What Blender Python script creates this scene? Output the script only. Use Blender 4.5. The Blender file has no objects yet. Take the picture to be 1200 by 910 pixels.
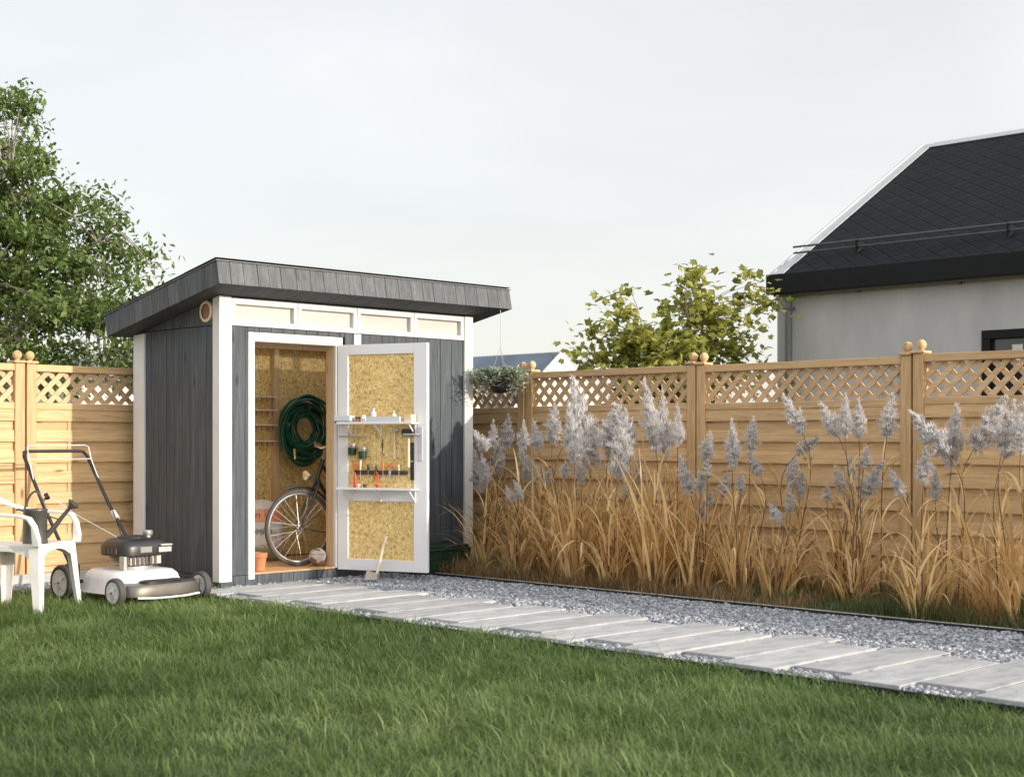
import bpy, math, random
import numpy as np
from mathutils import Vector, Matrix
random.seed(7); rng = np.random.default_rng(7)
scene = bpy.context.scene
COL = scene.collection
R = math.radians
S2 = math.sqrt(.5)
EYE = 1.2

# ------------------------------------------------------------------ helpers
def at_depth_x(px, py, X):
    """world point on the plane x = X seen at photograph pixel (px, py)"""
    r = (px-600)/1700; Y = X*(1-r)/(1+r); d = (X+Y)*S2
    return Vector((X, Y, EYE+(514-py)*d/1700))
def at_depth_y(px, py, Y):
    r = (px-600)/1700; X = Y*(1+r)/(1-r); d = (X+Y)*S2
    return Vector((X, Y, EYE+(514-py)*d/1700))

class MB:
    def __init__(s): s.v = []; s.f = []
    def add(s, vs, fs):
        n = len(s.v); s.v += [tuple(v) for v in vs]; s.f += [tuple(i+n for i in f) for f in fs]; return s
    def box(s, x0, x1, y0, y1, z0, z1):
        return s.hexa([(x0,y0,z0),(x1,y0,z0),(x1,y1,z0),(x0,y1,z0),(x0,y0,z1),(x1,y0,z1),(x1,y1,z1),(x0,y1,z1)])
    def hexa(s, p):
        return s.add(p, [(0,3,2,1),(4,5,6,7),(0,1,5,4),(1,2,6,5),(2,3,7,6),(3,0,4,7)])
    def bar(s, a, b, w, h, up=(0,0,1)):
        a = Vector(a); b = Vector(b); d = (b-a).normalized(); up = Vector(up)
        sx = d.cross(up)
        if sx.length < 1e-4: sx = d.cross(Vector((1,0,0)))
        sx.normalize(); sy = sx.cross(d)
        sx = sx*w/2; sy = sy*h/2
        return s.hexa([a-sx-sy, a+sx-sy, b+sx-sy, b-sx-sy, a-sx+sy, a+sx+sy, b+sx+sy, b-sx+sy])
    def tube(s, pts, r, n=10, closed=False, caps=True):
        pts = [Vector(p) for p in pts]; m = len(pts)
        rs = r if isinstance(r, (list, tuple)) else [r]*m
        vs = []; prev = None
        for i, p in enumerate(pts):
            if closed: t = pts[(i+1) % m]-pts[i-1]
            else: t = pts[min(i+1, m-1)]-pts[max(i-1, 0)]
            t.normalize()
            if prev is None:
                u = t.cross(Vector((0,0,1)))
                if u.length < 1e-3: u = t.cross(Vector((1,0,0)))
            else:
                u = prev - t*prev.dot(t)
                if u.length < 1e-4: u = t.orthogonal()
            u.normalize(); prev = u; w = t.cross(u)
            for k in range(n):
                a = 2*math.pi*k/n
                vs.append(p+(u*math.cos(a)+w*math.sin(a))*rs[i])
        fs = []
        for i in range(m if closed else m-1):
            j = (i+1) % m
            for k in range(n):
                l = (k+1) % n
                fs.append((i*n+k, i*n+l, j*n+l, j*n+k))
        if not closed and caps:
            fs.append(tuple(range(n-1, -1, -1))); fs.append(tuple((m-1)*n+k for k in range(n)))
        return s.add(vs, fs)
    def lathe(s, prof, c=(0,0,0), n=24, axis='z', caps=True):
        c = Vector(c); vs = []; fs = []
        for (r, z) in prof:
            for k in range(n):
                a = 2*math.pi*k/n; x, y = r*math.cos(a), r*math.sin(a)
                p = {'z': (x,y,z), 'x': (z,x,y), 'y': (y,z,x)}[axis]
                vs.append(c+Vector(p))
        for i in range(len(prof)-1):
            for k in range(n):
                l = (k+1) % n
                fs.append((i*n+k, i*n+l, (i+1)*n+l, (i+1)*n+k))
        if caps: fs.append(tuple(range(n-1, -1, -1))); fs.append(tuple((len(prof)-1)*n+k for k in range(n)))
        return s.add(vs, fs)
    def prism(s, poly, a0, a1, axis='y'):
        """polygon in the two other axes, extruded from a0 to a1"""
        def P(u, v, w): return {'x': (w,u,v), 'y': (u,w,v), 'z': (u,v,w)}[axis]
        n = len(poly); vs = [P(u,v,a0) for u,v in poly]+[P(u,v,a1) for u,v in poly]
        fs = [tuple(range(n)), tuple(range(2*n-1, n-1, -1))]
        for i in range(n):
            j = (i+1) % n; fs.append((i, i+n, j+n, j))
        return s.add(vs, fs)
    def sphere(s, c, r, n=16, m=10, sc=(1,1,1)):
        prof = [(max(1e-4, math.sin(math.pi*i/m)), -math.cos(math.pi*i/m)) for i in range(m+1)]
        k0 = len(s.v); s.lathe(prof, (0,0,0), n)
        s.v[k0:] = [(c[0]+v[0]*r*sc[0], c[1]+v[1]*r*sc[1], c[2]+v[2]*r*sc[2]) for v in s.v[k0:]]
        return s
    def build(s, name, m, parent=None, off=(0,0,0), bevel=0, smooth=False, seg=2, fix=True):
        me = bpy.data.meshes.new(name)
        me.from_pydata([(v[0]-off[0], v[1]-off[1], v[2]-off[2]) for v in s.v], [], s.f)
        if fix:
            import bmesh
            bm = bmesh.new(); bm.from_mesh(me); bmesh.ops.recalc_face_normals(bm, faces=bm.faces); bm.to_mesh(me); bm.free()
        me.materials.append(m)
        o = bpy.data.objects.new(name, me); COL.objects.link(o)
        if parent: o.parent = parent
        if smooth:
            me.polygons.foreach_set('use_smooth', [True]*len(me.polygons))
            me.set_sharp_from_angle(angle=R(40)) if hasattr(me, 'set_sharp_from_angle') else None
        if bevel:
            b = o.modifiers.new('bevel', 'BEVEL'); b.width = bevel; b.segments = seg; b.limit_method = 'ANGLE'; b.angle_limit = R(40)
        return o

def tag(o, label=None, cat=None, group=None, kind=None):
    if label: o['label'] = label
    if cat: o['category'] = cat
    if group: o['group'] = group
    if kind: o['kind'] = kind
    return o
def thing(name, label, cat, loc=(0,0,0), rz=0, group=None):
    o = bpy.data.objects.new(name, None); COL.objects.link(o); o.empty_display_size = .1
    o.location = loc; o.rotation_euler = (0,0,rz)
    return tag(o, label, cat, group)
def copy_tree(o, parent=None):
    c = o.copy(); COL.objects.link(c)
    if parent: c.parent = parent
    for ch in list(o.children): copy_tree(ch, c)
    return c
def move(o, loc, rz=0):
    o.location = loc; o.rotation_euler = (0,0,rz); return o

def np_mesh(name, V, quads=None, tris=None, m=None, rnd=None, parent=None, smooth=False):
    me = bpy.data.meshes.new(name)
    V = np.asarray(V, np.float32)
    me.vertices.add(len(V)); me.vertices.foreach_set('co', V.ravel())
    idx = []; st = []; o = 0
    if quads is not None and len(quads):
        idx.append(np.asarray(quads, np.int32).ravel()); st.append(o+4*np.arange(len(quads))); o += 4*len(quads)
    if tris is not None and len(tris):
        idx.append(np.asarray(tris, np.int32).ravel()); st.append(o+3*np.arange(len(tris))); o += 3*len(tris)
    idx = np.concatenate(idx); st = np.concatenate(st).astype(np.int32)
    me.loops.add(len(idx)); me.loops.foreach_set('vertex_index', idx)
    me.polygons.add(len(st)); me.polygons.foreach_set('loop_start', st)
    if smooth: me.polygons.foreach_set('use_smooth', np.ones(len(st), bool))
    me.update(calc_edges=True)
    if rnd is not None:
        a = me.attributes.new('rnd', 'FLOAT', 'POINT'); a.data.foreach_set('value', np.asarray(rnd, np.float32))
    me.materials.append(m)
    ob = bpy.data.objects.new(name, me); COL.objects.link(ob)
    if parent: ob.parent = parent
    return ob

def ribbons(P, L, az, th0, th1, w, levels=4, twist=0.0, pw=1.0):
    """n tapering curved blades -> V, quads, tris, blade index per vertex"""
    n = len(P); t = np.linspace(0, 1, levels+1)
    V = np.zeros((n, 2*levels+1, 3)); pos = P.copy()
    side_az = az+np.pi/2+twist
    side = np.stack([np.cos(side_az), np.sin(side_az), np.zeros(n)], 1)
    for i in range(levels+1):
        if i > 0:
            tm = (t[i]+t[i-1])/2; th = th0+(th1-th0)*tm**pw
            pos = pos+(L/levels)[:,None]*np.stack([np.sin(th)*np.cos(az), np.sin(th)*np.sin(az), np.cos(th)], 1)
        if i < levels:
            ww = (w*(1-t[i]**2)*.5)[:,None] if i else (w*.4)[:,None]
            V[:,2*i] = pos-side*ww; V[:,2*i+1] = pos+side*ww
        else: V[:,2*i] = pos
    k = 2*levels+1; base = (np.arange(n)*k)[:,None]
    q = np.concatenate([base+np.array([2*i, 2*i+1, 2*i+3, 2*i+2]) for i in range(levels-1)], 0) if levels > 1 else None
    tr = base+np.array([2*levels-2, 2*levels-1, 2*levels])
    return V.reshape(-1,3), q, tr, np.repeat(np.arange(n), k)

def vnoise(x, y, s, seed=0):
    """cheap smooth value noise 0..1"""
    g = np.random.default_rng(seed).random((64,64)); x = x/s; y = y/s
    xi = np.floor(x).astype(int); yi = np.floor(y).astype(int); fx = x-xi; fy = y-yi
    fx = fx*fx*(3-2*fx); fy = fy*fy*(3-2*fy)
    a = g[xi%64, yi%64]; b = g[(xi+1)%64, yi%64]; c = g[xi%64, (yi+1)%64]; d = g[(xi+1)%64, (yi+1)%64]
    return (a*(1-fx)+b*fx)*(1-fy)+(c*(1-fx)+d*fx)*fy

# ------------------------------------------------------------------ materials
def new_mat(name):
    m = bpy.data.materials.new(name); m.use_nodes = True
    nt = m.node_tree; p = nt.nodes['Principled BSDF']; return m, nt, p
def L(nt, a, b): nt.links.new(a, b)
def node(nt, t, **kw):
    n = nt.nodes.new(t)
    for k, v in kw.items(): setattr(n, k, v)
    return n
def ramp(nt, fac, stops):
    r = node(nt, 'ShaderNodeValToRGB'); e = r.color_ramp.elements
    while len(e) < len(stops): e.new(.5)
    for i, (p, c) in enumerate(stops):
        e[i].position = p; e[i].color = (c[0], c[1], c[2], 1)
    L(nt, fac, r.inputs[0]); return r.outputs[0]
def mixc(nt, fac, a, b, mode='MIX'):
    n = node(nt, 'ShaderNodeMix', data_type='RGBA', blend_type=mode)
    for s, v in ((0, fac), (6, a), (7, b)):
        if isinstance(v, (int, float)): n.inputs[s].default_value = v
        elif isinstance(v, tuple): n.inputs[s].default_value = (*v[:3], 1)
        else: L(nt, v, n.inputs[s])
    return n.outputs[2]
def coords(nt, scale=(1,1,1), rot=(0,0,0), kind='Object'):
    tc = node(nt, 'ShaderNodeTexCoord'); mp = node(nt, 'ShaderNodeMapping')
    mp.inputs['Scale'].default_value = scale; mp.inputs['Rotation'].default_value = rot
    L(nt, tc.outputs[kind], mp.inputs[0]); return mp.outputs[0]
def noise(nt, vec, scale, detail=5, rough=.6, dist=0):
    n = node(nt, 'ShaderNodeTexNoise'); n.inputs['Scale'].default_value = scale
    n.inputs['Detail'].default_value = detail; n.inputs['Roughness'].default_value = rough; n.inputs['Distortion'].default_value = dist
    if vec is not None: L(nt, vec, n.inputs['Vector'])
    return n.outputs[0]
def bump(nt, p, h, strength, dist=.01):
    b = node(nt, 'ShaderNodeBump'); b.inputs['Strength'].default_value = strength; b.inputs['Distance'].default_value = dist
    L(nt, h, b.inputs['Height']); L(nt, b.outputs[0], p.inputs['Normal'])
def island(nt):
    return node(nt, 'ShaderNodeNewGeometry').outputs['Random Per Island']
def value(nt, col, fac, lo, hi):
    """multiply col by a grey from lo..hi chosen by fac"""
    mr = node(nt, 'ShaderNodeMapRange'); mr.inputs['To Min'].default_value = lo; mr.inputs['To Max'].default_value = hi
    L(nt, fac, mr.inputs[0])
    return mixc(nt, 1.0, col, mr.outputs[0], 'MULTIPLY')

def simple(name, c, rough=.5, metal=0, var=.12, nscale=8, bmp=0.0, bscale=60, spec=.5, scale=(1,1,1)):
    m, nt, p = new_mat(name)
    v = coords(nt, scale); n = noise(nt, v, nscale)
    c2 = tuple(x*(1-var) for x in c); c1 = tuple(min(1, x*(1+var)) for x in c)
    L(nt, ramp(nt, n, [(.3, c2), (.7, c1)]), p.inputs['Base Color'])
    p.inputs['Roughness'].default_value = rough; p.inputs['Metallic'].default_value = metal
    p.inputs['Specular IOR Level'].default_value = spec
    if bmp: bump(nt, p, noise(nt, v, bscale, 4), bmp, .004)
    return m

def wood(name, dark, mid, light, grain='x', rough=.6, lo=.8, hi=1.1, gs=1.0, bmp=.25, knots=True, spec=.4):
    m, nt, p = new_mat(name)
    st = {'x': (1.2, 16, 16), 'y': (16, 1.2, 16), 'z': (16, 16, 1.2)}[grain]
    tc = node(nt, 'ShaderNodeTexCoord'); isl = island(nt)
    off = node(nt, 'ShaderNodeVectorMath', operation='SCALE'); off.inputs[0].default_value = (3.1, 5.7, 9.3); L(nt, isl, off.inputs['Scale'])
    ad = node(nt, 'ShaderNodeVectorMath', operation='ADD'); L(nt, tc.outputs['Object'], ad.inputs[0]); L(nt, off.outputs[0], ad.inputs[1])
    mp = node(nt, 'ShaderNodeMapping'); mp.inputs['Scale'].default_value = st; L(nt, ad.outputs[0], mp.inputs[0])
    g = noise(nt, mp.outputs[0], 2.2*gs, 8, .65, .6)
    col = ramp(nt, g, [(.28, dark), (.5, mid), (.72, light)])
    fine = noise(nt, mp.outputs[0], 9*gs, 3, .7)
    col = value(nt, col, fine, .78, 1.18)
    if knots:
        mp2 = node(nt, 'ShaderNodeMapping'); mp2.inputs['Scale'].default_value = {'x': (2.2,7,7), 'y': (7,2.2,7), 'z': (7,7,2.2)}[grain]
        L(nt, ad.outputs[0], mp2.inputs[0])
        vo = node(nt, 'ShaderNodeTexVoronoi'); vo.inputs['Scale'].default_value = 1.0; L(nt, mp2.outputs[0], vo.inputs['Vector'])
        k = ramp(nt, vo.outputs['Distance'], [(.05, (1,1,1)), (.14, (0,0,0))])
        col = mixc(nt, k, col, tuple(x*.45 for x in dark))
    col = value(nt, col, isl, lo, hi)
    oi = node(nt, 'ShaderNodeObjectInfo'); col = value(nt, col, oi.outputs['Random'], .94, 1.05)
    col = value(nt, col, noise(nt, coords(nt, kind='Object'), .9, 5, .65, .5), .84, 1.14)
    L(nt, col, p.inputs['Base Color'])
    p.inputs['Roughness'].default_value = rough; p.inputs['Specular IOR Level'].default_value = spec
    bump(nt, p, g, bmp, .004)
    return m

def leafmat(name, stops, trans=.4, rough=.5, nscale=1.0, lo=.75, hi=1.2, spec=.3):
    m, nt, p = new_mat(name)
    at = node(nt, 'ShaderNodeAttribute', attribute_name='rnd')
    n = noise(nt, coords(nt), nscale, 3)
    s = node(nt, 'ShaderNodeMath', operation='MULTIPLY_ADD'); L(nt, n, s.inputs[0]); s.inputs[1].default_value = .6
    h = node(nt, 'ShaderNodeMath', operation='MULTIPLY_ADD'); L(nt, at.outputs['Fac'], h.inputs[0]); h.inputs[1].default_value = .7; h.inputs[2].default_value = -.15
    L(nt, h.outputs[0], s.inputs[2])
    col = ramp(nt, s.outputs[0], stops); col = value(nt, col, at.outputs['Fac'], lo, hi)
    L(nt, col, p.inputs['Base Color']); p.inputs['Roughness'].default_value = rough; p.inputs['Specular IOR Level'].default_value = spec
    t = node(nt, 'ShaderNodeBsdfTranslucent'); L(nt, col, t.inputs[0])
    mx = node(nt, 'ShaderNodeMixShader'); mx.inputs[0].default_value = trans
    L(nt, p.outputs[0], mx.inputs[1]); L(nt, t.outputs[0], mx.inputs[2])
    L(nt, mx.outputs[0], nt.nodes['Material Output'].inputs['Surface'])
    return m

M = {}
FD, FM, FL = (.48,.29,.135), (.65,.43,.22), (.75,.54,.31)
M['fence_h'] = wood('larch_boards', FD, FM, FL, 'x', lo=.86, hi=1.1)
M['fence_v'] = wood('larch_posts', FD, FM, FL, 'z', lo=.88, hi=1.06)
M['lattice'] = wood('larch_lattice', (.5,.33,.18), (.62,.43,.25), (.7,.51,.31), 'x', lo=.9, hi=1.06, knots=False)
GD, GM, GL = (.03,.042,.057), (.06,.075,.092), (.108,.12,.132)
M['clad'] = wood('grey_stained_cladding', GD, GM, GL, 'z', rough=.62, lo=.86, hi=1.12, gs=.9, bmp=.4, spec=.45)
M['fascia'] = wood('grey_stained_fascia', (.05,.058,.067), (.09,.098,.108), (.15,.155,.158), 'z', rough=.62, lo=.86, hi=1.12, gs=.9, bmp=.4, spec=.45)
M['soffit'] = wood('grey_stained_soffit', GD, GM, GL, 'y', rough=.7, lo=.8, hi=1.15, bmp=.4)
M['pine'] = wood('pine_studs', (.5,.33,.18), (.62,.45,.28), (.72,.56,.38), 'z', lo=.9, hi=1.08)
M['pine_floor'] = wood('pine_floor', (.5,.27,.12), (.62,.37,.19), (.7,.46,.26), 'x', lo=.9, hi=1.08)
M['ash'] = wood('ash_handle', (.62,.5,.34), (.72,.6,.44), (.8,.7,.55), 'z', knots=False, lo=.95, hi=1.05)
M['white'] = simple('white_paint', (.7,.7,.69), .5, var=.06, nscale=4, bmp=.06, bscale=40)
M['door_white'] = simple('door_white_paint', (.78,.79,.82), .4, var=.03, nscale=3, bmp=.05, bscale=40)
M['black'] = simple('black_plastic', (.018,.018,.02), .35, var=.2)
M['black_matt'] = simple('black_powder_coat', (.02,.02,.022), .5, var=.2)
M['rubber'] = simple('tyre_rubber', (.03,.03,.032), .7, var=.25, bmp=.3, bscale=150)
M['tyre_grey'] = simple('dusty_tyre', (.065,.062,.06), .75, var=.2, bmp=.2, bscale=120)
M['steel'] = simple('steel', (.6,.6,.6), .3, 1, var=.1)
M['dark_steel'] = simple('dark_steel', (.13,.12,.11), .42, .6, var=.25, nscale=5)
M['alu'] = simple('cast_aluminium', (.55,.53,.5), .42, .8, var=.15)
M['mower_white'] = simple('white_enamel', (.7,.71,.74), .32, var=.1, nscale=11)
M['hub_grey'] = simple('hub_grey_plastic', (.55,.55,.57), .45, var=.08)
M['chair'] = simple('chair_plastic', (.72,.71,.69), .4, var=.09, nscale=9)
M['can'] = simple('watering_can_metal', (.085,.082,.077), .42, .35, var=.25, nscale=7)
M['terracotta'] = simple('terracotta', (.5,.2,.09), .8, var=.2, nscale=6, bmp=.15)
M['green_box'] = simple('dark_green_plastic', (.008,.035,.02), .35, var=.2)
M['hose'] = simple('hose_green', (.012,.085,.055), .28, var=.35, nscale=3)
M['brass'] = simple('brass', (.7,.55,.25), .3, 1, var=.1)
M['red'] = simple('red_plastic', (.55,.06,.02), .4, var=.1)
M['orange'] = simple('orange_plastic', (.7,.2,.03), .4, var=.1)
M['tan_leather'] = simple('brown_leather', (.32,.16,.07), .5, var=.2)
M['cream'] = simple('cream_card', (.75,.62,.45), .6, var=.05)
M['clear'] = simple('frosted_plastic', (.62,.66,.72), .25, var=.05)
M['tooldark'] = simple('tool_rail_brown', (.07,.045,.045), .5, var=.3)
M['stem'] = simple('dry_stem', (.14,.085,.05), .7, var=.35, nscale=14)
M['soil'] = simple('bare_soil', (.1,.078,.055), .95, var=.5, nscale=14, bmp=.8, bscale=30)
M['concrete'] = simple('concrete', (.46,.46,.46), .85, var=.15, nscale=5, bmp=.25, bscale=70)
M['edging'] = simple('black_edging_steel', (.012,.012,.013), .5, var=.3)
M['bounce_ply'] = simple('pale_bounce_plywood', (.78,.71,.58), .6, var=.06, nscale=3)  # unseen linings made pale to bounce more light around the shed
M['bark'] = simple('bark', (.2,.17,.14), .9, var=.45, nscale=12, bmp=.7, bscale=18, scale=(3,3,.6))
M['pale_bark'] = simple('pale_bark', (.27,.24,.2), .85, var=.4, nscale=9, bmp=.5, bscale=18, scale=(2,2,.8))
M['felt'] = simple('roof_felt', (.05,.052,.055), .8, var=.3, nscale=30, bmp=.3, bscale=200)
M['flash'] = simple('grey_flashing', (.17,.175,.18), .55, .2, var=.1)
M['render'] = simple('grey_render', (.5,.5,.505), .9, var=.12, nscale=1.6, bmp=.35, bscale=120, scale=(1.2,1.2,.5))
M['white_wall'] = simple('white_render', (.72,.69,.66), .9, var=.06, nscale=1.5, bmp=.2, bscale=40)
M['housemetal'] = simple('black_sheet_metal', (.006,.007,.008), .5, .0, var=.2, spec=.25)
M['verge'] = simple('pale_sheet_metal', (.5,.52,.54), .45, .35, var=.08)
M['blue_roof'] = simple('blue_grey_roof', (.12,.16,.21), .6, var=.2, nscale=1.0, bmp=.2)
M['grey_roof'] = simple('grey_roof', (.2,.2,.215), .7, var=.2, nscale=1.0, bmp=.2)

def osb():
    m, nt, p = new_mat('strand_board')
    tc = node(nt, 'ShaderNodeTexCoord'); col = None; hs = None
    for i, (rot, sc) in enumerate((((.3,.9,.4), (45,45,150)), ((-.5,.2,1.3), (160,52,52)), ((.9,-.7,2.2), (52,150,52)))):
        mp = node(nt, 'ShaderNodeMapping'); mp.inputs['Rotation'].default_value = rot; mp.inputs['Scale'].default_value = sc
        L(nt, tc.outputs['Object'], mp.inputs[0])
        v = node(nt, 'ShaderNodeTexVoronoi'); v.inputs['Scale'].default_value = 1; L(nt, mp.outputs[0], v.inputs['Vector'])
        sp = node(nt, 'ShaderNodeSeparateColor'); L(nt, v.outputs['Color'], sp.inputs[0])
        c = ramp(nt, sp.outputs[0], [(0, (.5,.31,.09)), (.3, (.71,.49,.185)), (.65, (.81,.6,.255)), (1, (.88,.71,.36))])
        col = c if col is None else mixc(nt, ramp(nt, sp.outputs[1], [(.45,(0,0,0)),(.5,(1,1,1))]), col, c)
        hs = sp.outputs[2]
    n = noise(nt, tc.outputs['Object'], 3, 2); col = value(nt, col, n, .85, 1.12)
    L(nt, col, p.inputs['Base Color']); p.inputs['Roughness'].default_value = .6
    bump(nt, p, hs, .25, .003); return m
M['osb'] = osb()

def slabmat():
    m, nt, p = new_mat('concrete_slab')
    v = coords(nt); n1 = noise(nt, coords(nt, (1.3,4,4)), 2.4, 8, .72, .5); n2 = noise(nt, v, 45, 4, .7)
    col = ramp(nt, n1, [(.28, (.27,.28,.295)), (.48, (.43,.44,.455)), (.7, (.58,.575,.57))])
    n3 = noise(nt, v, 7, 6, .75, .8); oi_ = node(nt, 'ShaderNodeObjectInfo'); col = value(nt, col, n3, .74, 1.2); col = value(nt, col, n2, .8, 1.12); col = value(nt, col, island(nt), .92, 1.05)
    oi = node(nt, 'ShaderNodeObjectInfo'); col = value(nt, col, oi.outputs['Random'], .88, 1.06)
    L(nt, col, p.inputs['Base Color']); p.inputs['Roughness'].default_value = .8
    bump(nt, p, n2, .25, .004); return m
M['slab'] = slabmat()

def stonemat():
    m, nt, p = new_mat('slate_chippings')
    at = node(nt, 'ShaderNodeAttribute', attribute_name='rnd')
    c = ramp(nt, at.outputs['Fac'], [(0, (.14,.155,.18)), (.35, (.25,.27,.31)), (.7, (.36,.38,.42)), (1, (.55,.56,.58))])
    c = value(nt, c, noise(nt, coords(nt), 60, 3), .8, 1.15)
    L(nt, c, p.inputs['Base Color']); p.inputs['Roughness'].default_value = .75; return m
M['stones'] = stonemat()
M['gravel_bed'] = simple('gravel_base', (.17,.185,.21), .95, var=.5, nscale=45, bmp=1, bscale=50)

def lawnmat():
    m, nt, p = new_mat('lawn_soil')
    v = coords(nt); n = noise(nt, v, 3, 6)
    L(nt, ramp(nt, n, [(.3, (.025,.04,.012)), (.7, (.05,.075,.022))]), p.inputs['Base Color'])
    p.inputs['Roughness'].default_value = .95; return m
M['lawn'] = lawnmat()
M['grass'] = leafmat('grass_blades', [(0, (.033,.068,.018)), (.3, (.092,.16,.04)), (.6, (.16,.235,.07)), (.93, (.3,.35,.16)), (1, (.45,.4,.22))], .35, .45, .9, spec=.35)
M['dry_grass'] = leafmat('dry_undergrowth', [(0, (.14,.09,.04)), (.5, (.27,.18,.085)), (1, (.45,.32,.16))], .3, .6, 2)
M['green_under'] = leafmat('green_undergrowth', [(0, (.05,.08,.03)), (.5, (.11,.15,.055)), (1, (.22,.24,.1))], .35, .5, 2)
M['reed'] = leafmat('reed_leaves', [(0, (.42,.24,.09)), (.35, (.7,.455,.195)), (.65, (.83,.6,.29)), (1, (.9,.73,.43))], .35, .5, 3)
M['plume'] = leafmat('reed_plumes', [(0, (.6,.585,.59)), (.45, (.76,.742,.742)), (1, (.88,.87,.865))], .5, .8, 8, lo=.9, hi=1.06, spec=.1)
M['leaf'] = leafmat('tree_leaves', [(0, (.06,.105,.028)), (.4, (.13,.2,.052)), (.7, (.2,.28,.085)), (1, (.3,.37,.14))], .48, .42, .8, spec=.4)
M['maple'] = leafmat('maple_leaves', [(0, (.2,.24,.05)), (.4, (.36,.38,.09)), (.7, (.5,.5,.13)), (1, (.64,.58,.18))], .55, .45, .9)
M['basket_leaf'] = leafmat('variegated_leaves', [(0, (.14,.2,.12)), (.35, (.28,.36,.25)), (.65, (.48,.53,.41)), (1, (.7,.72,.6))], .3, .45, 6)

def glassmat():
    m, nt, p = new_mat('window_glass')
    n = noise(nt, coords(nt), .7, 2)
    L(nt, ramp(nt, n, [(.3, (.01,.012,.014)), (.7, (.03,.033,.036))]), p.inputs['Base Color'])
    p.inputs['Roughness'].default_value = .05; p.inputs['Specular IOR Level'].default_value = .8; return m
M['glass'] = glassmat()
def transommat():
    m, nt, p = new_mat('part_frosted_pane')
    v = coords(nt, (1,1,5)); n = noise(nt, v, 2.2, 3)
    c = ramp(nt, n, [(.35, (.84,.83,.81)), (.65, (.9,.9,.89))])
    L(nt, c, p.inputs['Base Color']); p.inputs['Roughness'].default_value = .12
    t = node(nt, 'ShaderNodeBsdfTranslucent'); L(nt, c, t.inputs[0]); tr = node(nt, 'ShaderNodeBsdfTransparent')
    m1 = node(nt, 'ShaderNodeMixShader'); m1.inputs[0].default_value = .8; L(nt, t.outputs[0], m1.inputs[1]); L(nt, tr.outputs[0], m1.inputs[2])
    mx = node(nt, 'ShaderNodeMixShader'); mx.inputs[0].default_value = .52
    L(nt, p.outputs[0], mx.inputs[1]); L(nt, m1.outputs[0], mx.inputs[2]); L(nt, mx.outputs[0], nt.nodes['Material Output'].inputs['Surface'])
    return m
M['pane'] = transommat()
def added_rooflight_mat():
    m, nt, p = new_mat('added_rooflight_sheet'); p.inputs['Base Color'].default_value = (.85,.87,.88,1); p.inputs['Roughness'].default_value = .1
    t = node(nt, 'ShaderNodeBsdfTranslucent'); t.inputs[0].default_value = (.92,.93,.93,1); tr = node(nt, 'ShaderNodeBsdfTransparent')
    m1 = node(nt, 'ShaderNodeMixShader'); m1.inputs[0].default_value = .6; L(nt, t.outputs[0], m1.inputs[1]); L(nt, tr.outputs[0], m1.inputs[2])
    mx = node(nt, 'ShaderNodeMixShader'); mx.inputs[0].default_value = .88; L(nt, p.outputs[0], mx.inputs[1]); L(nt, m1.outputs[0], mx.inputs[2]); L(nt, mx.outputs[0], nt.nodes['Material Output'].inputs['Surface'])
    return m
M['added_rooflight'] = added_rooflight_mat()  # sheet over the added roof opening, passes daylight inside
def shinglemat():
    m, nt, p = new_mat('dark_diamond_shingles')
    v = coords(nt, (1/.25,1/.28,1)); ds = []
    for o in (0, .5):
        ad = node(nt, 'ShaderNodeVectorMath', operation='ADD'); L(nt, v, ad.inputs[0]); ad.inputs[1].default_value = (o,o,0)
        fr = node(nt, 'ShaderNodeVectorMath', operation='FRACTION'); L(nt, ad.outputs[0], fr.inputs[0])
        sb_ = node(nt, 'ShaderNodeVectorMath', operation='SUBTRACT'); L(nt, fr.outputs[0], sb_.inputs[0]); sb_.inputs[1].default_value = (.5,.5,0)
        ml = node(nt, 'ShaderNodeVectorMath', operation='MULTIPLY'); L(nt, sb_.outputs[0], ml.inputs[0]); ml.inputs[1].default_value = (1,1,0)
        ln = node(nt, 'ShaderNodeVectorMath', operation='LENGTH'); L(nt, ml.outputs[0], ln.inputs[0]); ds.append(ln.outputs['Value'])
    su = node(nt, 'ShaderNodeMath', operation='SUBTRACT'); L(nt, ds[0], su.inputs[0]); L(nt, ds[1], su.inputs[1])
    ab = node(nt, 'ShaderNodeMath', operation='ABSOLUTE'); L(nt, su.outputs[0], ab.inputs[0])
    sg = node(nt, 'ShaderNodeMath', operation='GREATER_THAN'); L(nt, su.outputs[0], sg.inputs[0]); sg.inputs[1].default_value = 0
    c = mixc(nt, sg.outputs[0], (.0105,.0145,.018), (.012,.0165,.0205))
    c = mixc(nt, ramp(nt, ab.outputs[0], [(.015,(1,1,1)),(.06,(0,0,0))]), c, (.004,.005,.006))
    n_ = noise(nt, coords(nt), 1.3, 5); c = value(nt, c, n_, .55, 1.45); c = value(nt, c, noise(nt, coords(nt), 160, 2), .75, 1.3)
    L(nt, c, p.inputs['Base Color']); p.inputs['Roughness'].default_value = .8; p.inputs['Specular IOR Level'].default_value = .12
    bump(nt, p, ramp(nt, ab.outputs[0], [(0,(0,0,0)),(.1,(1,1,1))]), .7, .02); return m
M['shingle'] = shinglemat()
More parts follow.
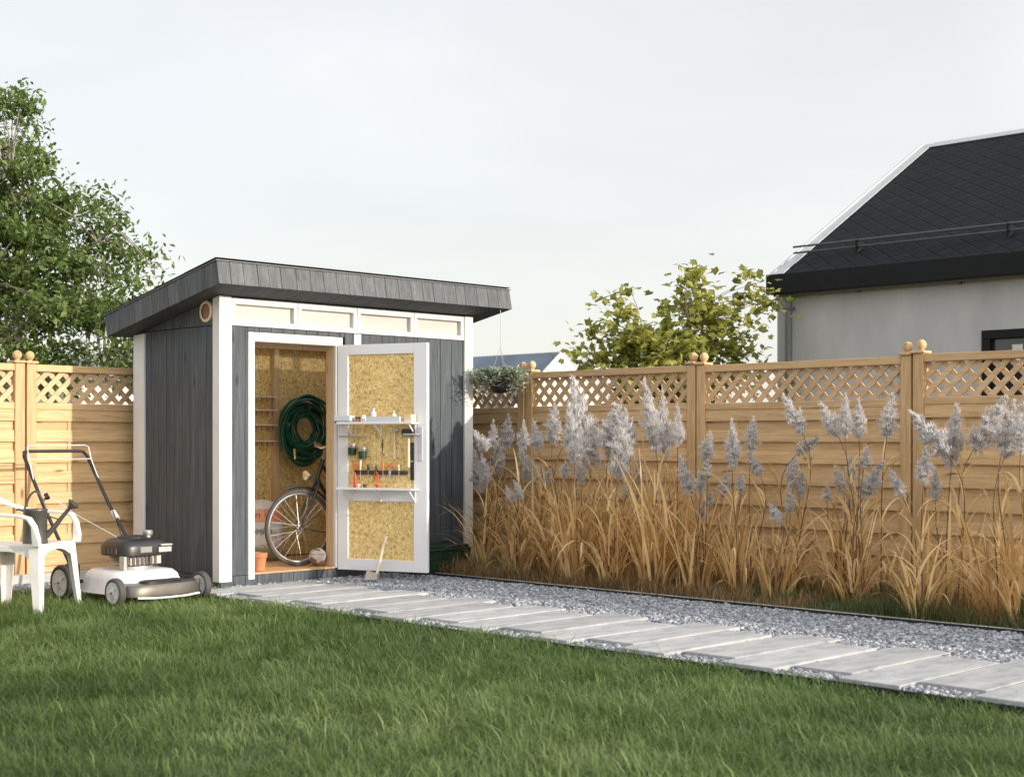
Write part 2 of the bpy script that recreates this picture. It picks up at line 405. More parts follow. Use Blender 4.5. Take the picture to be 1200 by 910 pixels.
# ------------------------------------------------------------------ ground, path
LAWN_EDGE, BED_EDGE, FX, FY = 6.06, 8.33, 9.7, 11.25
m_ = MB(); m_.add([(-400,-400,0),(400,-400,0),(400,400,0),(-400,400,0)], [(0,1,2,3)])
tag(m_.build('lawn', M['lawn']), kind='structure')
m_ = MB(); m_.add([(LAWN_EDGE,-6,.016),(BED_EDGE,-6,.016),(BED_EDGE,9.75,.016),(LAWN_EDGE,9.75,.016)], [(0,1,2,3)])
m_.add([(0,10.62,.004),(6.6,10.62,.004),(6.6,11.2,.004),(0,11.2,.004)], [(0,1,2,3)])
m_.add([(8.33,9.3,.004),(9.3,9.3,.004),(9.3,9.75,.004),(8.33,9.75,.004)], [(0,1,2,3)])
tag(m_.build('gravel_path', M['gravel_bed']), kind='structure')
# planting bed: a slightly mounded sheet of soil
bm_ = MB(); NX, NY = 9, 60
for j in range(NY+1):
    for i in range(NX+1):
        x = BED_EDGE+.02+(9.68-BED_EDGE-.02)*i/NX; y = -6+15.3*j/NY
        bm_.v.append((x, y, .02+.03*math.sin(math.pi*i/NX)+.02*random.random()))
for j in range(NY):
    for i in range(NX):
        a = j*(NX+1)+i; bm_.f.append((a, a+1, a+NX+2, a+NX+1))
tag(bm_.build('planting_bed', M['soil'], smooth=True), kind='structure')
# edgings
m_ = MB()
pts = [(BED_EDGE+.008*math.sin(y*2.3), y) for y in np.arange(-6, 9.31, .3)]
for (a, b) in zip(pts, pts[1:]): m_.bar((a[0],a[1],.02), (b[0],b[1],.02), .012, .06)
e = m_.build('path_edging', M['edging'])
tag(e, 'thin black edging strip between the gravel and the reed bed', 'edging')
m_ = MB()
pts = [(LAWN_EDGE+.006*math.sin(y*1.7), y) for y in np.arange(-6, 9.41, .3)]
for (a, b) in zip(pts, pts[1:]): m_.bar((a[0],a[1],.006), (b[0],b[1],.006), .012, .05)
tag(m_.build('path_edging', M['edging']), 'thin black edging strip between the lawn grass and the slab path', 'edging')
m_ = MB()
for y in np.arange(-6, 9.1, 1.0): m_.box(BED_EDGE+.02, BED_EDGE+.06, y+.003, y+.997, 0, .05)
tag(m_.build('concrete_lip', M['concrete'], bevel=.006), 'narrow grey concrete lip behind the black edging of the reed bed', 'kerb')
m_ = MB()
for x in np.arange(0, 6.5, 1.0): m_.box(x+.003, min(x+.997, 6.44), 11.16, 11.22, 0, .095)
tag(m_.build('concrete_plinth', M['concrete'], bevel=.006), 'pale concrete plinth under the fence behind the lawn mower', 'plinth')
# slabs
ORD = ['first','second','third','fourth','fifth','sixth','seventh','eighth','ninth','tenth','eleventh','twelfth','thirteenth','fourteenth',
 'fifteenth','sixteenth','seventeenth','eighteenth','nineteenth','twentieth','twenty-first','twenty-second','twenty-third','twenty-fourth','twenty-fifth','twenty-sixth']
sm = MB(); sm.box(0, 1.0, 0, .328, 0, .042)
slab0 = None; k = 0
ys = [3.16+.3535*i for i in range(17, -5, -1)]
slab_rects = []
for i, y in enumerate(ys):
    x = (6.06 if i % 2 == 0 else 6.215) + random.uniform(-.012, .012)
    if slab0 is None: o = slab0 = sm.build('paving_slab', M['slab'], bevel=.004)
    else: o = slab0.copy(); COL.objects.link(o)
    o.location = (x+.02, y, .006+random.uniform(0, .004)); o.rotation_euler = (random.uniform(-.003,.003), random.uniform(-.003,.003), random.uniform(-.012,.012))
    side = 'set towards the lawn' if i % 2 == 0 else 'set towards the reed bed'
    tag(o, f'pale concrete paving slab {side}, {ORD[i]} slab counting from the shed', 'paving slab', 'slabs of the garden path')
    slab_rects.append((x, y))
# gravel stones: low-poly chippings, nobody could count them
def stones(n, fx):
    P = fx(n); n = len(P)
    base = np.array([(1,0,0),(0,1,0),(-1,0,0),(0,-1,0),(0,0,1),(0,0,-1)], float)
    base = np.array([(-1,-1,-.6),(1,-1,-.6),(1,1,-.6),(-1,1,-.6),(-.7,-.6,.7),(.7,-.7,.6),(.6,.7,.7),(-.7,.6,.6)], float)
    V = base[None]+rng.normal(0, .28, (n,8,3)); s = rng.uniform(.0055,.013,n)
    V *= np.stack([s*rng.uniform(.9,1.7,n), s*rng.uniform(.6,1.1,n), s*rng.uniform(.45,.9,n)],1)[:,None]
    a = rng.uniform(0,6.3,n); tl = rng.uniform(-.5,.5,n)
    x = V[...,0]*np.cos(tl)[:,None]+V[...,2]*np.sin(tl)[:,None]; z = -V[...,0]*np.sin(tl)[:,None]+V[...,2]*np.cos(tl)[:,None]
    V[...,2] = z; X = x*np.cos(a)[:,None]-V[...,1]*np.sin(a)[:,None]; Y = x*np.sin(a)[:,None]+V[...,1]*np.cos(a)[:,None]
    V = np.stack([X,Y,V[...,2]],-1)+P[:,None]
    q = np.array([(0,3,2,1),(4,5,6,7),(0,1,5,4),(1,2,6,5),(2,3,7,6),(3,0,4,7)])
    Q = ((np.arange(n)*8)[:,None,None]+q[None]).reshape(-1,4)
    return V.reshape(-1,3), Q, np.repeat(rng.random(n), 8)
def path_pts(n):
    x = rng.uniform(LAWN_EDGE+.01, BED_EDGE-.01, n); y = rng.uniform(1.5, 9.7, n)
    keep = rng.random(n) < np.clip(1.3-.05*y, .5, 1)
    x, y = x[keep], y[keep]
    ok = np.ones(len(x), bool)
    for (sx, sy) in slab_rects: ok &= ~((x > sx+.02) & (x < sx+1.02) & (y > sy) & (y < sy+.328))
    x, y = x[ok], y[ok]
    return np.stack([x, y, rng.uniform(.018,.034,len(x))],1)
def strip_pts(n):
    x = rng.uniform(4.2, 6.5, n); y = rng.uniform(10.6, 11.17, n); return np.stack([x,y,rng.uniform(.006,.02,n)],1)
def corner_pts(n):
    x = rng.uniform(8.33, 9.3, n); y = rng.uniform(9.3, 9.72, n); return np.stack([x,y,rng.uniform(.006,.02,n)],1)
V1,Q1,r1 = stones(95000, path_pts); V2,Q2,r2 = stones(6000, strip_pts); V3,Q3,r3 = stones(2500, corner_pts)
o = np_mesh('gravel', np.concatenate([V1,V2,V3]), np.concatenate([Q1, Q2+len(V1), Q3+len(V1)+len(V2)]), None, M['stones'], np.concatenate([r1,r2,r3]))
tag(o, 'blue grey slate chippings filling the path around the slabs', 'gravel', kind='stuff')

# ------------------------------------------------------------------ grass
def lawn_pts():
    n = 1250000
    d = np.sqrt(rng.uniform(3.6**2, 13.5**2, n)); l = rng.uniform(-1,1,n)*(.37*d+2.3)
    x = (d+l)*S2; y = (d-l)*S2
    dens = np.clip(1.15-.055*d, .42, 1)*np.where(np.abs(l) > .36*d+.25, .4, 1)
    edge = LAWN_EDGE+.012+.05*(vnoise(x, y, .23, 3)-.45)
    ok = (rng.random(n) < dens*.62) & ((x < edge) | ((y > 9.43) & (x < 6.4))) & (y < 10.6+.06*rng.normal(size=n)*.5)
    return x[ok], y[ok], d[ok]
gx, gy, gd = lawn_pts(); n = len(gx)
patch = vnoise(gx, gy, .45, 1)*.5+vnoise(gx, gy, .17, 2)*.5
h = (.038+.088*patch)*rng.uniform(.55, 1.35, n)
azf = vnoise(gx, gy, .3, 5)*6.3*1.6
az = np.where(rng.random(n) < .45, azf+rng.normal(0, .9, n), rng.uniform(0, 6.3, n))
long = rng.random(n) < .024; h = np.where(long, h*1.25+.035, h)*(.72+.5*vnoise(gx, gy, .26, 31))
V,q,t,bi = ribbons(np.stack([gx,gy,np.zeros(n)],1), h, az, rng.uniform(.05,.65,n), np.where(long, rng.uniform(1.3,2.6,n), rng.uniform(.7,2.3,n)), rng.uniform(.0019,.0041,n)*(1+.05*gd)*np.where(long,1.5,1), 3)
tone = np.clip(.42*vnoise(gx, gy, .8, 8)+.25*vnoise(gx, gy, .2, 9)+.4*rng.random(n)-.06+.2*long, 0, 1)
tag(np_mesh('grass', V, q, t, M['grass'], tone[bi]), 'shaggy green lawn grass in front of the shed', 'grass', kind='stuff')

# reed bed undergrowth
n = 38000
ux = rng.uniform(BED_EDGE+.03, 9.6, n); uy = rng.uniform(2.0, 9.4, n)
green = vnoise(ux, uy, .55, 21) > np.where(uy < 5.6, .42, .66)
for nm, msk, mt, lab in (('dry_undergrowth', ~green, 'dry_grass', 'short dry brown grass under the reeds'), ('green_undergrowth', green, 'green_under', 'low green grass tufts along the edge of the reed bed')):
    x, y = ux[msk], uy[msk]; k = len(x)
    hh = rng.uniform(.08, .24, k)*(.6+.8*vnoise(x, y, .3, 22))
    V,q,t,bi = ribbons(np.stack([x,y,np.full(k,.02)],1), hh, rng.uniform(0,6.3,k), rng.uniform(0,.5,k), rng.uniform(.6,2.0,k), rng.uniform(.003,.006,k), 3)
    tag(np_mesh(nm, V, q, t, M[mt], rng.random(k)[bi]), lab, 'ground cover', kind='stuff')

# ------------------------------------------------------------------ fence
def fence_panel():
    root = thing('fence_panel', 'x', 'fence panel')
    W = .9925; pw = .085; TOP = 1.82; B0 = .1; TR0 = 1.5
    for s in (-1, 1):
        p = MB(); x = s*(W-pw/2); p.box(x-pw/2, x+pw/2, -.045, .045, .02, TOP)
        po = p.build('post', M['fence_v'], root, bevel=.006)
        c = MB(); c.box(x-pw/2-.012, x+pw/2+.004 if s > 0 else x+pw/2+.012, -.06, .06, TOP+.002, TOP+.022)
        co = c.build('post_cap', M['fence_v'], po, bevel=.005)
        b = MB(); b.lathe([(.02,0),(.018,.01),(.027,.018),(.034,.03),(.0375,.046),(.034,.062),(.025,.075),(.011,.083),(.002,.085)], (x-s*.004, 0, TOP+.021), 18)
        b.build('ball_finial', M['fence_v'], po, smooth=True)
    xi = W-pw-.001
    for q_ in ((-.04, .04, TOP-.062, TOP-.004), (-.036, .036, TR0-.056, TR0), (-.034, .034, B0, B0+.05)):
        r = MB(); r.box(-xi, xi, *q_); r.build('rail', M['fence_h'], root, bevel=.005)
    bd = MB(); z = B0+.06; k = 0
    zt = TR0-.06; nb = 15; pitch = (zt-z)/nb
    for k in range(nb):
        zz = z+k*pitch
        if k % 2 == 0: bd.hexa([(-xi,-.036,zz-.006),(xi,-.036,zz-.006),(xi,-.014,zz-.006),(-xi,-.014,zz-.006),(-xi,-.03,zz+pitch+.006),(xi,-.03,zz+pitch+.006),(xi,-.014,zz+pitch+.006),(-xi,-.014,zz+pitch+.006)])
        else: bd.box(-xi, xi, -.0135, .004, zz-.012, zz+pitch+.012)
    bd.build('boards', M['fence_h'], root, bevel=.004)
    bt = MB()
    for x in (-.6, 0, .6): bt.box(x-.02, x+.02, -.024, .03, B0+.055, TR0-.058)
    bt.build('batten', M['fence_v'], root)
    # lattice: two layers of crossing strips clipped to the opening
    z0, z1 = TR0+.002, TOP-.064; hw = .0205; P = .131
    for layer, sgn in ((0, 1), (1, -1)):
        lt = MB(); y0, y1 = ((-.014,-.001), (.001,.014))[layer]
        nn = int(2*xi/P)+6
        for i in range(-nn, nn):
            c = i*P*1.0
            dx = hw*math.sqrt(2)
            def clip(xc):
                poly = [(xc-dx, z0), (xc+dx, z0), (xc+sgn*(z1-z0)+dx, z1), (xc+sgn*(z1-z0)-dx, z1)]
                out = poly
                for lim, side in ((-xi, 1), (xi, -1)):
                    res = []
                    for a, b in zip(out, out[1:]+out[:1]):
                        ia = (a[0]-lim)*side >= 0; ib = (b[0]-lim)*side >= 0
                        if ia: res.append(a)
                        if ia != ib:
                            tt = (lim-a[0])/(b[0]-a[0]); res.append((lim, a[1]+tt*(b[1]-a[1])))
                    out = res
                    if len(out) < 3: return None
                return out
            pl = clip(c)
            if pl: lt.prism(pl, y0, y1, 'y')
        lt.build('lattice', M['lattice'], root)
    return root
proto = fence_panel(); proto_used = False
def place_panel(x, y, rz, label, group):
    global proto_used
    o = copy_tree(proto) if proto_used else proto
    proto_used = True; o.location = (x, y, random.uniform(-.006,.006)); o.rotation_euler = (random.uniform(-.004,.004), random.uniform(-.002,.002), rz+random.uniform(-.0025,.0025))
    o['label'] = label; o['group'] = group
for c, lab in ((2.58, 'wooden fence panel just beyond the left edge'), (4.58, 'sunny wooden fence panel behind the white chair, left edge of the photo'), (6.58, 'sunny wooden lattice-top fence panel behind the lawn mower'), (8.58, 'wooden fence panel hidden behind the shed')):
    place_panel(c, FY, 0, lab, 'wooden fence panels')
for c, lab in ((10.49, 'lattice-top fence panel between the shed and the hanging basket post'),
    (8.49, 'wooden lattice-top fence panel behind the densest grey plumes, right of the hanging basket'), (6.49, 'wooden lattice-top fence panel below the yellow-green tree and house corner'),
    (4.49, 'wooden lattice-top fence panel at the right, below the neighbour window'), (2.49, 'wooden fence panel just beyond the right edge'),
    (.49, 'wooden fence panel second beyond the right edge'), (-1.51, 'wooden fence panel third beyond the right edge'), (-3.51, 'wooden fence panel farthest beyond the right edge')):
    place_panel(FX, c, R(-90), lab, 'wooden fence panels')

# ------------------------------------------------------------------ reeds with plumes
def plume_mesh(seed):
    """feathery panicle in unit space (radius about .5, height 1): tufted side sprays of fine hairs"""
    g = np.random.default_rng(seed); ns = 84; P = []; A = []; LN = []; T0 = []
    for i in range(ns):
        t = (i+g.random())/ns; az = i*2.4+g.normal(0,.5)
        pr = (.45+.55*min(1,t/.28)**.8) if t < .28 else max(.04, ((1-t)/.72))**.8
        rr = .5*pr*g.uniform(.5,1.12); up = .1+.12*g.random()
        nh = int(16+54*pr*g.uniform(.7,1.2))
        s = g.random(nh)**.8
        out = rr*s; z = t*.86+up*s-.11*s*s*g.uniform(.2,1.6)
        a2 = az+g.normal(0,.24,nh)
        P.append(np.stack([out*np.cos(a2), out*np.sin(a2), z],1)); A.append(a2+g.normal(0,.8,nh)); LN.append(g.uniform(.06,.15,nh)*(1+.7*(g.random(nh) < .08))*(.55+.5*pr)); T0.append(g.uniform(.25,1.1,nh))
    P = np.concatenate(P); A = np.concatenate(A); LN = np.concatenate(LN); T0 = np.concatenate(T0); n = len(P)
    V,q,tr,bi = ribbons(P, LN, A, T0, T0+g.uniform(.4,1.7,n), g.uniform(.016,.034,n), 3)
    return V, q, tr, g.random(n)[bi]
plume_data = []
for s in range(9):
    V,q,tr,rn = plume_mesh(50+s)
    ob = np_mesh('plume', V, q, tr, M['plume'], rn); plume_data.append(ob.data); bpy.data.objects.remove(ob)
def reed_leaves(n, hmax, seed, name, parent, stems=()):
    g = np.random.default_rng(seed)
    r = .1*np.sqrt(g.random(n)); a = g.uniform(0,6.283,n)
    z0 = np.where(g.random(n) < .55, 0, g.uniform(0,.45,n)*hmax)
    P = np.stack([r*np.cos(a)*(1+z0), r*np.sin(a)*(1+z0), .02+z0],1)
    az = a+g.normal(0,.8,n); Lg = hmax*g.uniform(.45,1.05,n)*(1-.35*z0/hmax)
    th0 = g.uniform(.05,.42,n); th1 = np.where(g.random(n) < .58, g.uniform(1.3,2.9,n), g.uniform(.2,1.0,n)); ww = g.uniform(.012,.027,n)
    for pts in stems:                       # leaves sheathing the tall stems
        k = 9; f = g.uniform(.15,.85,k); idx = f*(len(pts)-2); i0 = idx.astype(int); fr = (idx-i0)[:,None]; PT = np.array([tuple(p) for p in pts])
        P = np.concatenate([P, PT[i0]*(1-fr)+PT[i0+1]*fr]); az = np.concatenate([az, g.uniform(0,6.283,k)]); Lg = np.concatenate([Lg, g.uniform(.25,.55,k)])
        th0 = np.concatenate([th0, g.uniform(.1,.5,k)]); th1 = np.concatenate([th1, g.uniform(1.2,2.9,k)]); ww = np.concatenate([ww, g.uniform(.01,.02,k)])
    n = len(P)
    V,q,t,bi = ribbons(P, Lg, az, th0, th1, ww, 9, twist=g.normal(0,.45,n), pw=1.35)
    return np_mesh(name, V, q, t, M['reed'], g.random(n)[bi], parent)
PL = [ # tip x,y, base x,y, width in photograph pixels
(556,506,571,528,15),(578,496,577,526,11),(596,489,594,526,14),(585,520,583,554,14),(557,534,564,577,16),(565,535,572,565,12),(614,497,612,529,12),
(611,529,626,566,20),(626,496,632,529,12),(650,478,647,520,18),(594,571,602,588,9),(603,564,611,583,9),(674,457,690,548,31),(667,483,673,543,20),(696,503,693,540,16),
(679,537,681,568,13),(696,571,696,596,10),(724,478,713,534,27),(733,489,724,560,28),(740,494,739,526,14),(750,540,747,568,14),(741,563,733,584,12),(663,543,660,560,10),
(647,548,638,568,10),(757,455,769,529,20),(777,468,780,535,17),(794,480,794,523,13),(832,509,826,541,15),(829,541,829,560,11),(798,538,809,578,15),(823,551,821,578,12),
(825,588,823,608,11),(832,575,831,594,9),(858,498,858,549,15),(851,557,846,583,12),(868,554,868,578,9),(883,492,880,529,14),(878,532,891,557,14),(903,592,915,612,12),
(921,468,941,508,16),(957,514,934,532,14),(929,538,929,569,16),(941,554,937,585,13),(925,572,926,601,11),(963,475,983,512,16),(991,466,991,512,14),(1006,473,1007,514,17),
(1045,466,1039,511,20),(1016,527,1012,549,12),(997,537,996,572,12),(979,549,988,577,13),(1032,545,1012,582,18),(969,567,969,588,10),(994,587,991,605,9),(1044,552,1058,582,13),
(1072,488,1111,534,24),(1121,481,1115,545,21),(1085,529,1082,565,15),(1096,554,1096,588,13),(1177,471,1141,526,26),(1187,476,1174,529,22),(1194,499,1177,536,20),(1203,463,1196,529,20)]
CL = [ # pixel x, plane x, leaf count, leaf length
(568,8.8,48,.72),(588,9.1,42,.8),(606,8.75,44,.68),(630,9.0,50,.8),(652,8.7,46,.72),(672,8.62,64,.92),(700,8.95,52,.85),(716,8.65,50,.78),(740,9.0,56,.9),(768,8.72,70,1.02),
(793,8.95,50,.85),(818,8.8,46,.75),(848,9.05,40,.7),(866,8.8,40,.7),(888,9.1,34,.66),(910,8.78,38,.62),(932,9.1,28,.6),(978,9.05,44,.85),(1000,8.85,46,.85),(1038,9.2,22,.5),
(1078,8.52,56,.66),(1112,8.95,34,.75),(1145,8.9,44,.75),(1172,8.7,54,.85),(1200,8.6,50,.85),(1235,8.8,46,.85),(1285,8.7,40,.8)]
clumps = []
for i, (px, X, nl, hl) in enumerate(CL):
    b = at_depth_x(px, 0, X); clumps.append((px, X, b.y))
roots = []; counts = [0]*len(CL); assign = []
for (tx,ty,bx,by,w) in PL:
    low = by > 550
    best = min(range(len(CL)), key=lambda i: abs(CL[i][0]-(bx+(bx-tx)*.25))+ (0 if counts[i] < 4 else 14))
    counts[best] += 1; assign.append(best)
words = {0:'no plumes',1:'a single grey plume',2:'two grey plumes',3:'three grey plumes',4:'four grey plumes',5:'five grey plumes'}
for i, (px, X, y) in enumerate(clumps):
    wild = 'leafy' if CL[i][2] >= 46 else 'sparse'
    r_ = thing('pampas_grass', f'{wild} dry tan reed clump with {words.get(counts[i], "many grey plumes")}, {ORD[i] if i < 26 else "last"} clump from the shed', 'ornamental grass', (X, y, .02), 0, 'plumed reed clumps along the fence')
    roots.append(r_)
stem_pts = [[] for _ in CL]
for j, (tx,ty,bx,by,w) in enumerate(PL):
    i = assign[j]; px, X, cy = clumps[i]; rt = roots[i]
    Xp = X+random.uniform(-.14,.14)
    A = at_depth_x(bx, by, Xp); B = at_depth_x(tx, ty, Xp+random.uniform(-.05,.05)); ax = B-A
    org = Vector(rt.location); ln = ax.length*1.12
    p = bpy.data.objects.new('plume', plume_data[j % 9]); COL.objects.link(p); p.parent = rt
    p.location = A-org-ax*.06
    wd = w*((A.x+A.y)*S2)/1700
    p.rotation_euler = (ax.to_track_quat('Z','Y') @ Matrix.Rotation(j*1.3, 3, 'Z').to_quaternion()).to_euler()
    p.scale = (wd*1.55, wd*1.55, ln*1.12)
    b0 = Vector((random.uniform(-.07,.07), random.uniform(-.07,.07), 0)); a1 = A-org
    pts = []
    c1 = b0+Vector((0,0,a1.z*.55)); c2 = a1-ax.normalized()*a1.z*.3
    for k in range(9):
        t = k/8; pts.append(b0*(1-t)**3+c1*3*t*(1-t)**2+c2*3*t*t*(1-t)+a1*t**3)
    stem_pts[i].append(list(pts)); pts.append(a1+ax*.6)
    st = MB(); st.tube(pts, [.0058-.0004*k for k in range(10)], 6); st.build('stem', M['stem'], rt, smooth=True, fix=False)
for i, r_ in enumerate(roots): reed_leaves(int(CL[i][2]*(1.1 if CL[i][0] < 850 else .9)), CL[i][3]*(1.12 if CL[i][0] < 850 else .98), 300+i, 'leaves', r_, stem_pts[i])
# ------------------------------------------------------------------ shed
X0, X1, Y0, Y1 = 6.47, 9.19, 9.73, 11.0
SH = Vector((X0, Y0, 0))
shed = thing('garden_shed', 'dark grey timber garden shed with white trim and its door standing open', 'shed', SH)
def sb(mb, name, m, parent=None, **k): return mb.build(name, m, parent or shed, off=SH if parent is None or parent.parent == shed else SH, **k)
SL = .193
def zr(y): return 2.39-SL*(y-9.43)
RX0, RX1, RY0, RY1 = 6.26, 9.43, 9.43, 11.11
# plinth with short vertical boards, concrete footing
p = MB()
x = X0+.005
while x < X1-.02:
    w = .118; p.box(x+.002, min(x+w, X1)-.002, Y0, Y0+.02, .022, .108); x += w
y = Y0+.022
while y < Y1:
    p.box(X0, X0+.02, y+.002, min(y+.118, Y1)-.002, .022, .108); y += .118
sb(p, 'base_board', M['clad'])
p = MB(); p.box(X0-.02, X1+.02, Y0-.075, Y0-.001, 0, .02); p.box(X0-.02, X1+.02, Y0, Y1+.02, 0, .0195)
sb(p, 'footing', M['concrete'], bevel=.004)
# cladding
def vboards(mb, a0, a1, z0, ztop, axis, face, th=.02, w=.118, seed=0):
    rr = random.Random(seed); a = a0
    while a < a1-.004:
        b = min(a+w, a1); g = .002
        dz = rr.uniform(0,.0025)
        za, zb = ztop(a), ztop(b)
        if axis == 'x': mb.hexa([(a+g,face-dz,z0),(b-g,face-dz,z0),(b-g,face+th,z0),(a+g,face+th,z0),(a+g,face-dz,za),(b-g,face-dz,zb),(b-g,face+th,zb),(a+g,face+th,za)])
        else: mb.hexa([(face-dz,a+g,z0),(face+th,a+g,z0),(face+th,b-g,z0),(face-dz,b-g,z0),(face-dz,a+g,za),(face+th,a+g,za),(face+th,b-g,zb),(face-dz,b-g,zb)])
        a = b
DX0, DX1, DZ0, DZ1 = 6.79, 7.61, .115, 1.985
w = MB()
vboards(w, 6.572, DX0-.065, .112, lambda a: 2.098, 'x', Y0+.002, w=.135)
vboards(w, 7.72, 9.098, .112, lambda a: 2.098, 'x', Y0+.002, w=.137)
vboards(w, DX0-.065, 7.72, 2.062, lambda a: 2.098, 'x', Y0+.002)
# dark backing so no light passes between boards
w.box(6.49, DX0-.04, Y0+.0235, Y0+.032, .112, 2.098); w.box(DX1+.04, X1-.02, Y0+.0235, Y0+.032, .112, 2.098); w.box(DX0-.04, DX1+.04, Y0+.0235, Y0+.032, 2.03, 2.098)
sb(w, 'wall', M['clad'], bevel=.002)
w = MB()
vboards(w, Y0+.08, Y1-.02, .112, lambda a: 2.098, 'y', X0+.002)
vboards(w, Y0+.08, Y1-.02, 2.1035, lambda a: zr(a)-.004, 'y', X0-.001)
w.hexa([(X0+.0235,Y0+.03,.1),(X0+.03,Y0+.03,.1),(X0+.03,Y1,.1),(X0+.0235,Y1,.1),(X0+.0235,Y0+.03,zr(Y0+.03)-.01),(X0+.03,Y0+.03,zr(Y0+.03)-.01),(X0+.03,Y1,zr(Y1)-.01),(X0+.0235,Y1,zr(Y1)-.01)])
sb(w, 'wall', M['clad'], bevel=.002)
w = MB()
vboards(w, Y0+.08, Y1-.02, .112, lambda a: zr(a)-.004, 'y', X1-.022)
w.hexa([(X1-.033,Y0+.03,.1),(X1-.0235,Y0+.03,.1),(X1-.0235,Y1,.1),(X1-.033,Y1,.1),(X1-.033,Y0+.03,zr(Y0)-.02),(X1-.0235,Y0+.03,zr(Y0)-.02),(X1-.0235,Y1,zr(Y1)-.01),(X1-.033,Y1,zr(Y1)-.01)])
sb(w, 'wall', M['clad'])
w = MB(); vboards(w, X0+.03, X1-.03, .112, lambda a: zr(Y1)-.004, 'x', Y1-.02); w.box(X0+.035, X1-.035, Y1-.032, Y1-.0215, .1, zr(Y1)-.01)
sb(w, 'wall', M['clad'])
# corner posts
for (a0,a1,b0,b1,zt) in ((6.452,6.57,9.712,9.81,2.33),(9.1,9.205,9.712,9.81,2.325),(6.452,6.54,10.845,11.012,zr(11.0)),(9.12,9.205,10.9,11.012,zr(11.0))):
    p = MB(); p.hexa([(a0,b0,.066),(a1,b0,.066),(a1,b1,.066),(a0,b1,.066),(a0,b0,min(zt,zr(b0)-.004)),(a1,b0,min(zt,zr(b0)-.004)),(a1,b1,min(zt,zr(b1)-.004)),(a0,b1,min(zt,zr(b1)-.004))])
    sb(p, 'corner_post', M['white'], bevel=.004)
p = MB(); p.box(7.81, 7.885, Y0-.016, Y0+.001, .112, 2.096); sb(p, 'trim_board', M['white'], bevel=.003)
# transom windows
xs = [6.573, 7.22, 7.845, 8.49, 9.097]
for a, b in zip(xs, xs[1:]):
    f = MB(); z0, z1, e = 2.102, 2.322, .036
    a += .003; b -= .003
    f.box(a, b, Y0-.012, Y0+.05, z0, z0+e+.006); f.box(a, b, Y0-.012, Y0+.05, z1-e-.012, z1)
    f.box(a, a+e, Y0-.011, Y0+.05, z0+e+.0065, z1-e-.0125); f.box(b-e, b, Y0-.011, Y0+.05, z0+e+.0065, z1-e-.0125)
    fo = sb(f, 'transom_window', M['white'], bevel=.003)
    g = MB(); g.box(a+e-.004, b-e+.004, Y0+.028, Y0+.034, z0+e, z1-e-.01); sb(g, 'pane', M['pane'], fo)
# door frame
f = MB()
f.box(DX0-.06, DX0, Y0-.014, Y0+.08, .072, 2.058); f.box(DX1+.002, DX1+.075, Y0-.014, Y0+.02, .112, 2.058); f.box(DX0+.001, DX1+.001, Y0-.014, Y0+.05, DZ1, 2.058)
sb(f, 'door_frame', M['white'], bevel=.003)
f = MB(); f.box(DX1+.001, DX1+.06, Y0+.021, Y0+.12, .12, DZ1+.05); f.box(DX0, DX1, Y0+.051, Y0+.11, DZ1-.002, DZ1+.05)
sb(f, 'door_jamb', M['pine'], bevel=.003)
# roof: sloping slab, fascia boards, soffit, felt
th = .175; dyt = th*SL
def rz_(y, h): return (y+h*SL, zr(y)+h)   # a point h above the underside, square to the slope
ft = MB()
def roofslab(mb, xa, xb, ya, yb, h0, h1):
    P = []
    for h in (h0, h1):
        for (xx, yy) in ((xa,ya),(xb,ya),(xb,yb),(xa,yb)):
            q = rz_(yy, h); P.append((xx, q[0], q[1]))
    mb.hexa(P)
HX0, HX1, HY0, HY1 = 7.2, 8.95, 10.15, 10.86     # roof hole added out of view, lets sky light in near the back wall
def roofslab_hole(mb, xa, xb, ya, yb, h0, h1):
    if yb <= HY0 or ya >= HY1 or xb <= HX0 or xa >= HX1: return roofslab(mb, xa, xb, ya, yb, h0, h1)
    if ya < HY0: roofslab(mb, xa, xb, ya, HY0, h0, h1)
    if yb > HY1: roofslab(mb, xa, xb, HY1, yb, h0, h1)
    y0, y1 = max(ya, HY0), min(yb, HY1)
    if xa < HX0: roofslab(mb, xa, HX0, y0, y1, h0, h1)
    if xb > HX1: roofslab(mb, HX1, xb, y0, y1, h0, h1)
roofslab_hole(ft, RX0+.022, RX1-.022, RY0+.022, RY1-.022, .014, th-.004)
sb(ft, 'roof', M['soffit'])
fs = MB(); rr = random.Random(3)
def fascia_run(a, b, fn):
    while a < b-.01:
        w_ = min(rr.uniform(.105,.15), b-a)
        if b-(a+w_) < .05: w_ = b-a
        fn(a+.0015, a+w_-.0015, rr.uniform(0,.003)); a += w_
fascia_run(RX0, RX1, lambda a,b,d: roofslab(fs, a, b, RY0-d, RY0+.02, 0, th))
fascia_run(RX0, RX1, lambda a,b,d: roofslab(fs, a, b, RY1-.02, RY1, 0, th))
fascia_run(RY0+.021, RY1-.021, lambda a,b,d: roofslab(fs, RX0-d, RX0+.02, a, b, 0, th))
fascia_run(RY0+.021, RY1-.021, lambda a,b,d: roofslab(fs, RX1-.02, RX1, a, b, 0, th))
sb(fs, 'fascia', M['fascia'], bevel=.002)
so = MB(); xx = RX0+.021
while xx < RX1-.03:
    b = min(xx+.2, RX1-.021); roofslab_hole(so, xx+.002, b-.002, RY0+.021, RY1-.021, 0, .012); xx = b
sb(so, 'soffit', M['soffit'])
fe = MB(); roofslab_hole(fe, RX0-.01, RX1+.01, RY0-.011, RY1+.01, th+.001, th+.01)
sb(fe, 'roof_edging', M['flash'], bevel=.003)
fe = MB()
for i in range(4): roofslab_hole(fe, RX0-.006, RX1+.006, RY0-.006+i*.42, RY0+.44+i*.41, th+.015+.002*(4-i), th+.019+.002*(4-i))
sb(fe, 'roofing_felt', M['felt'])
rl = MB()
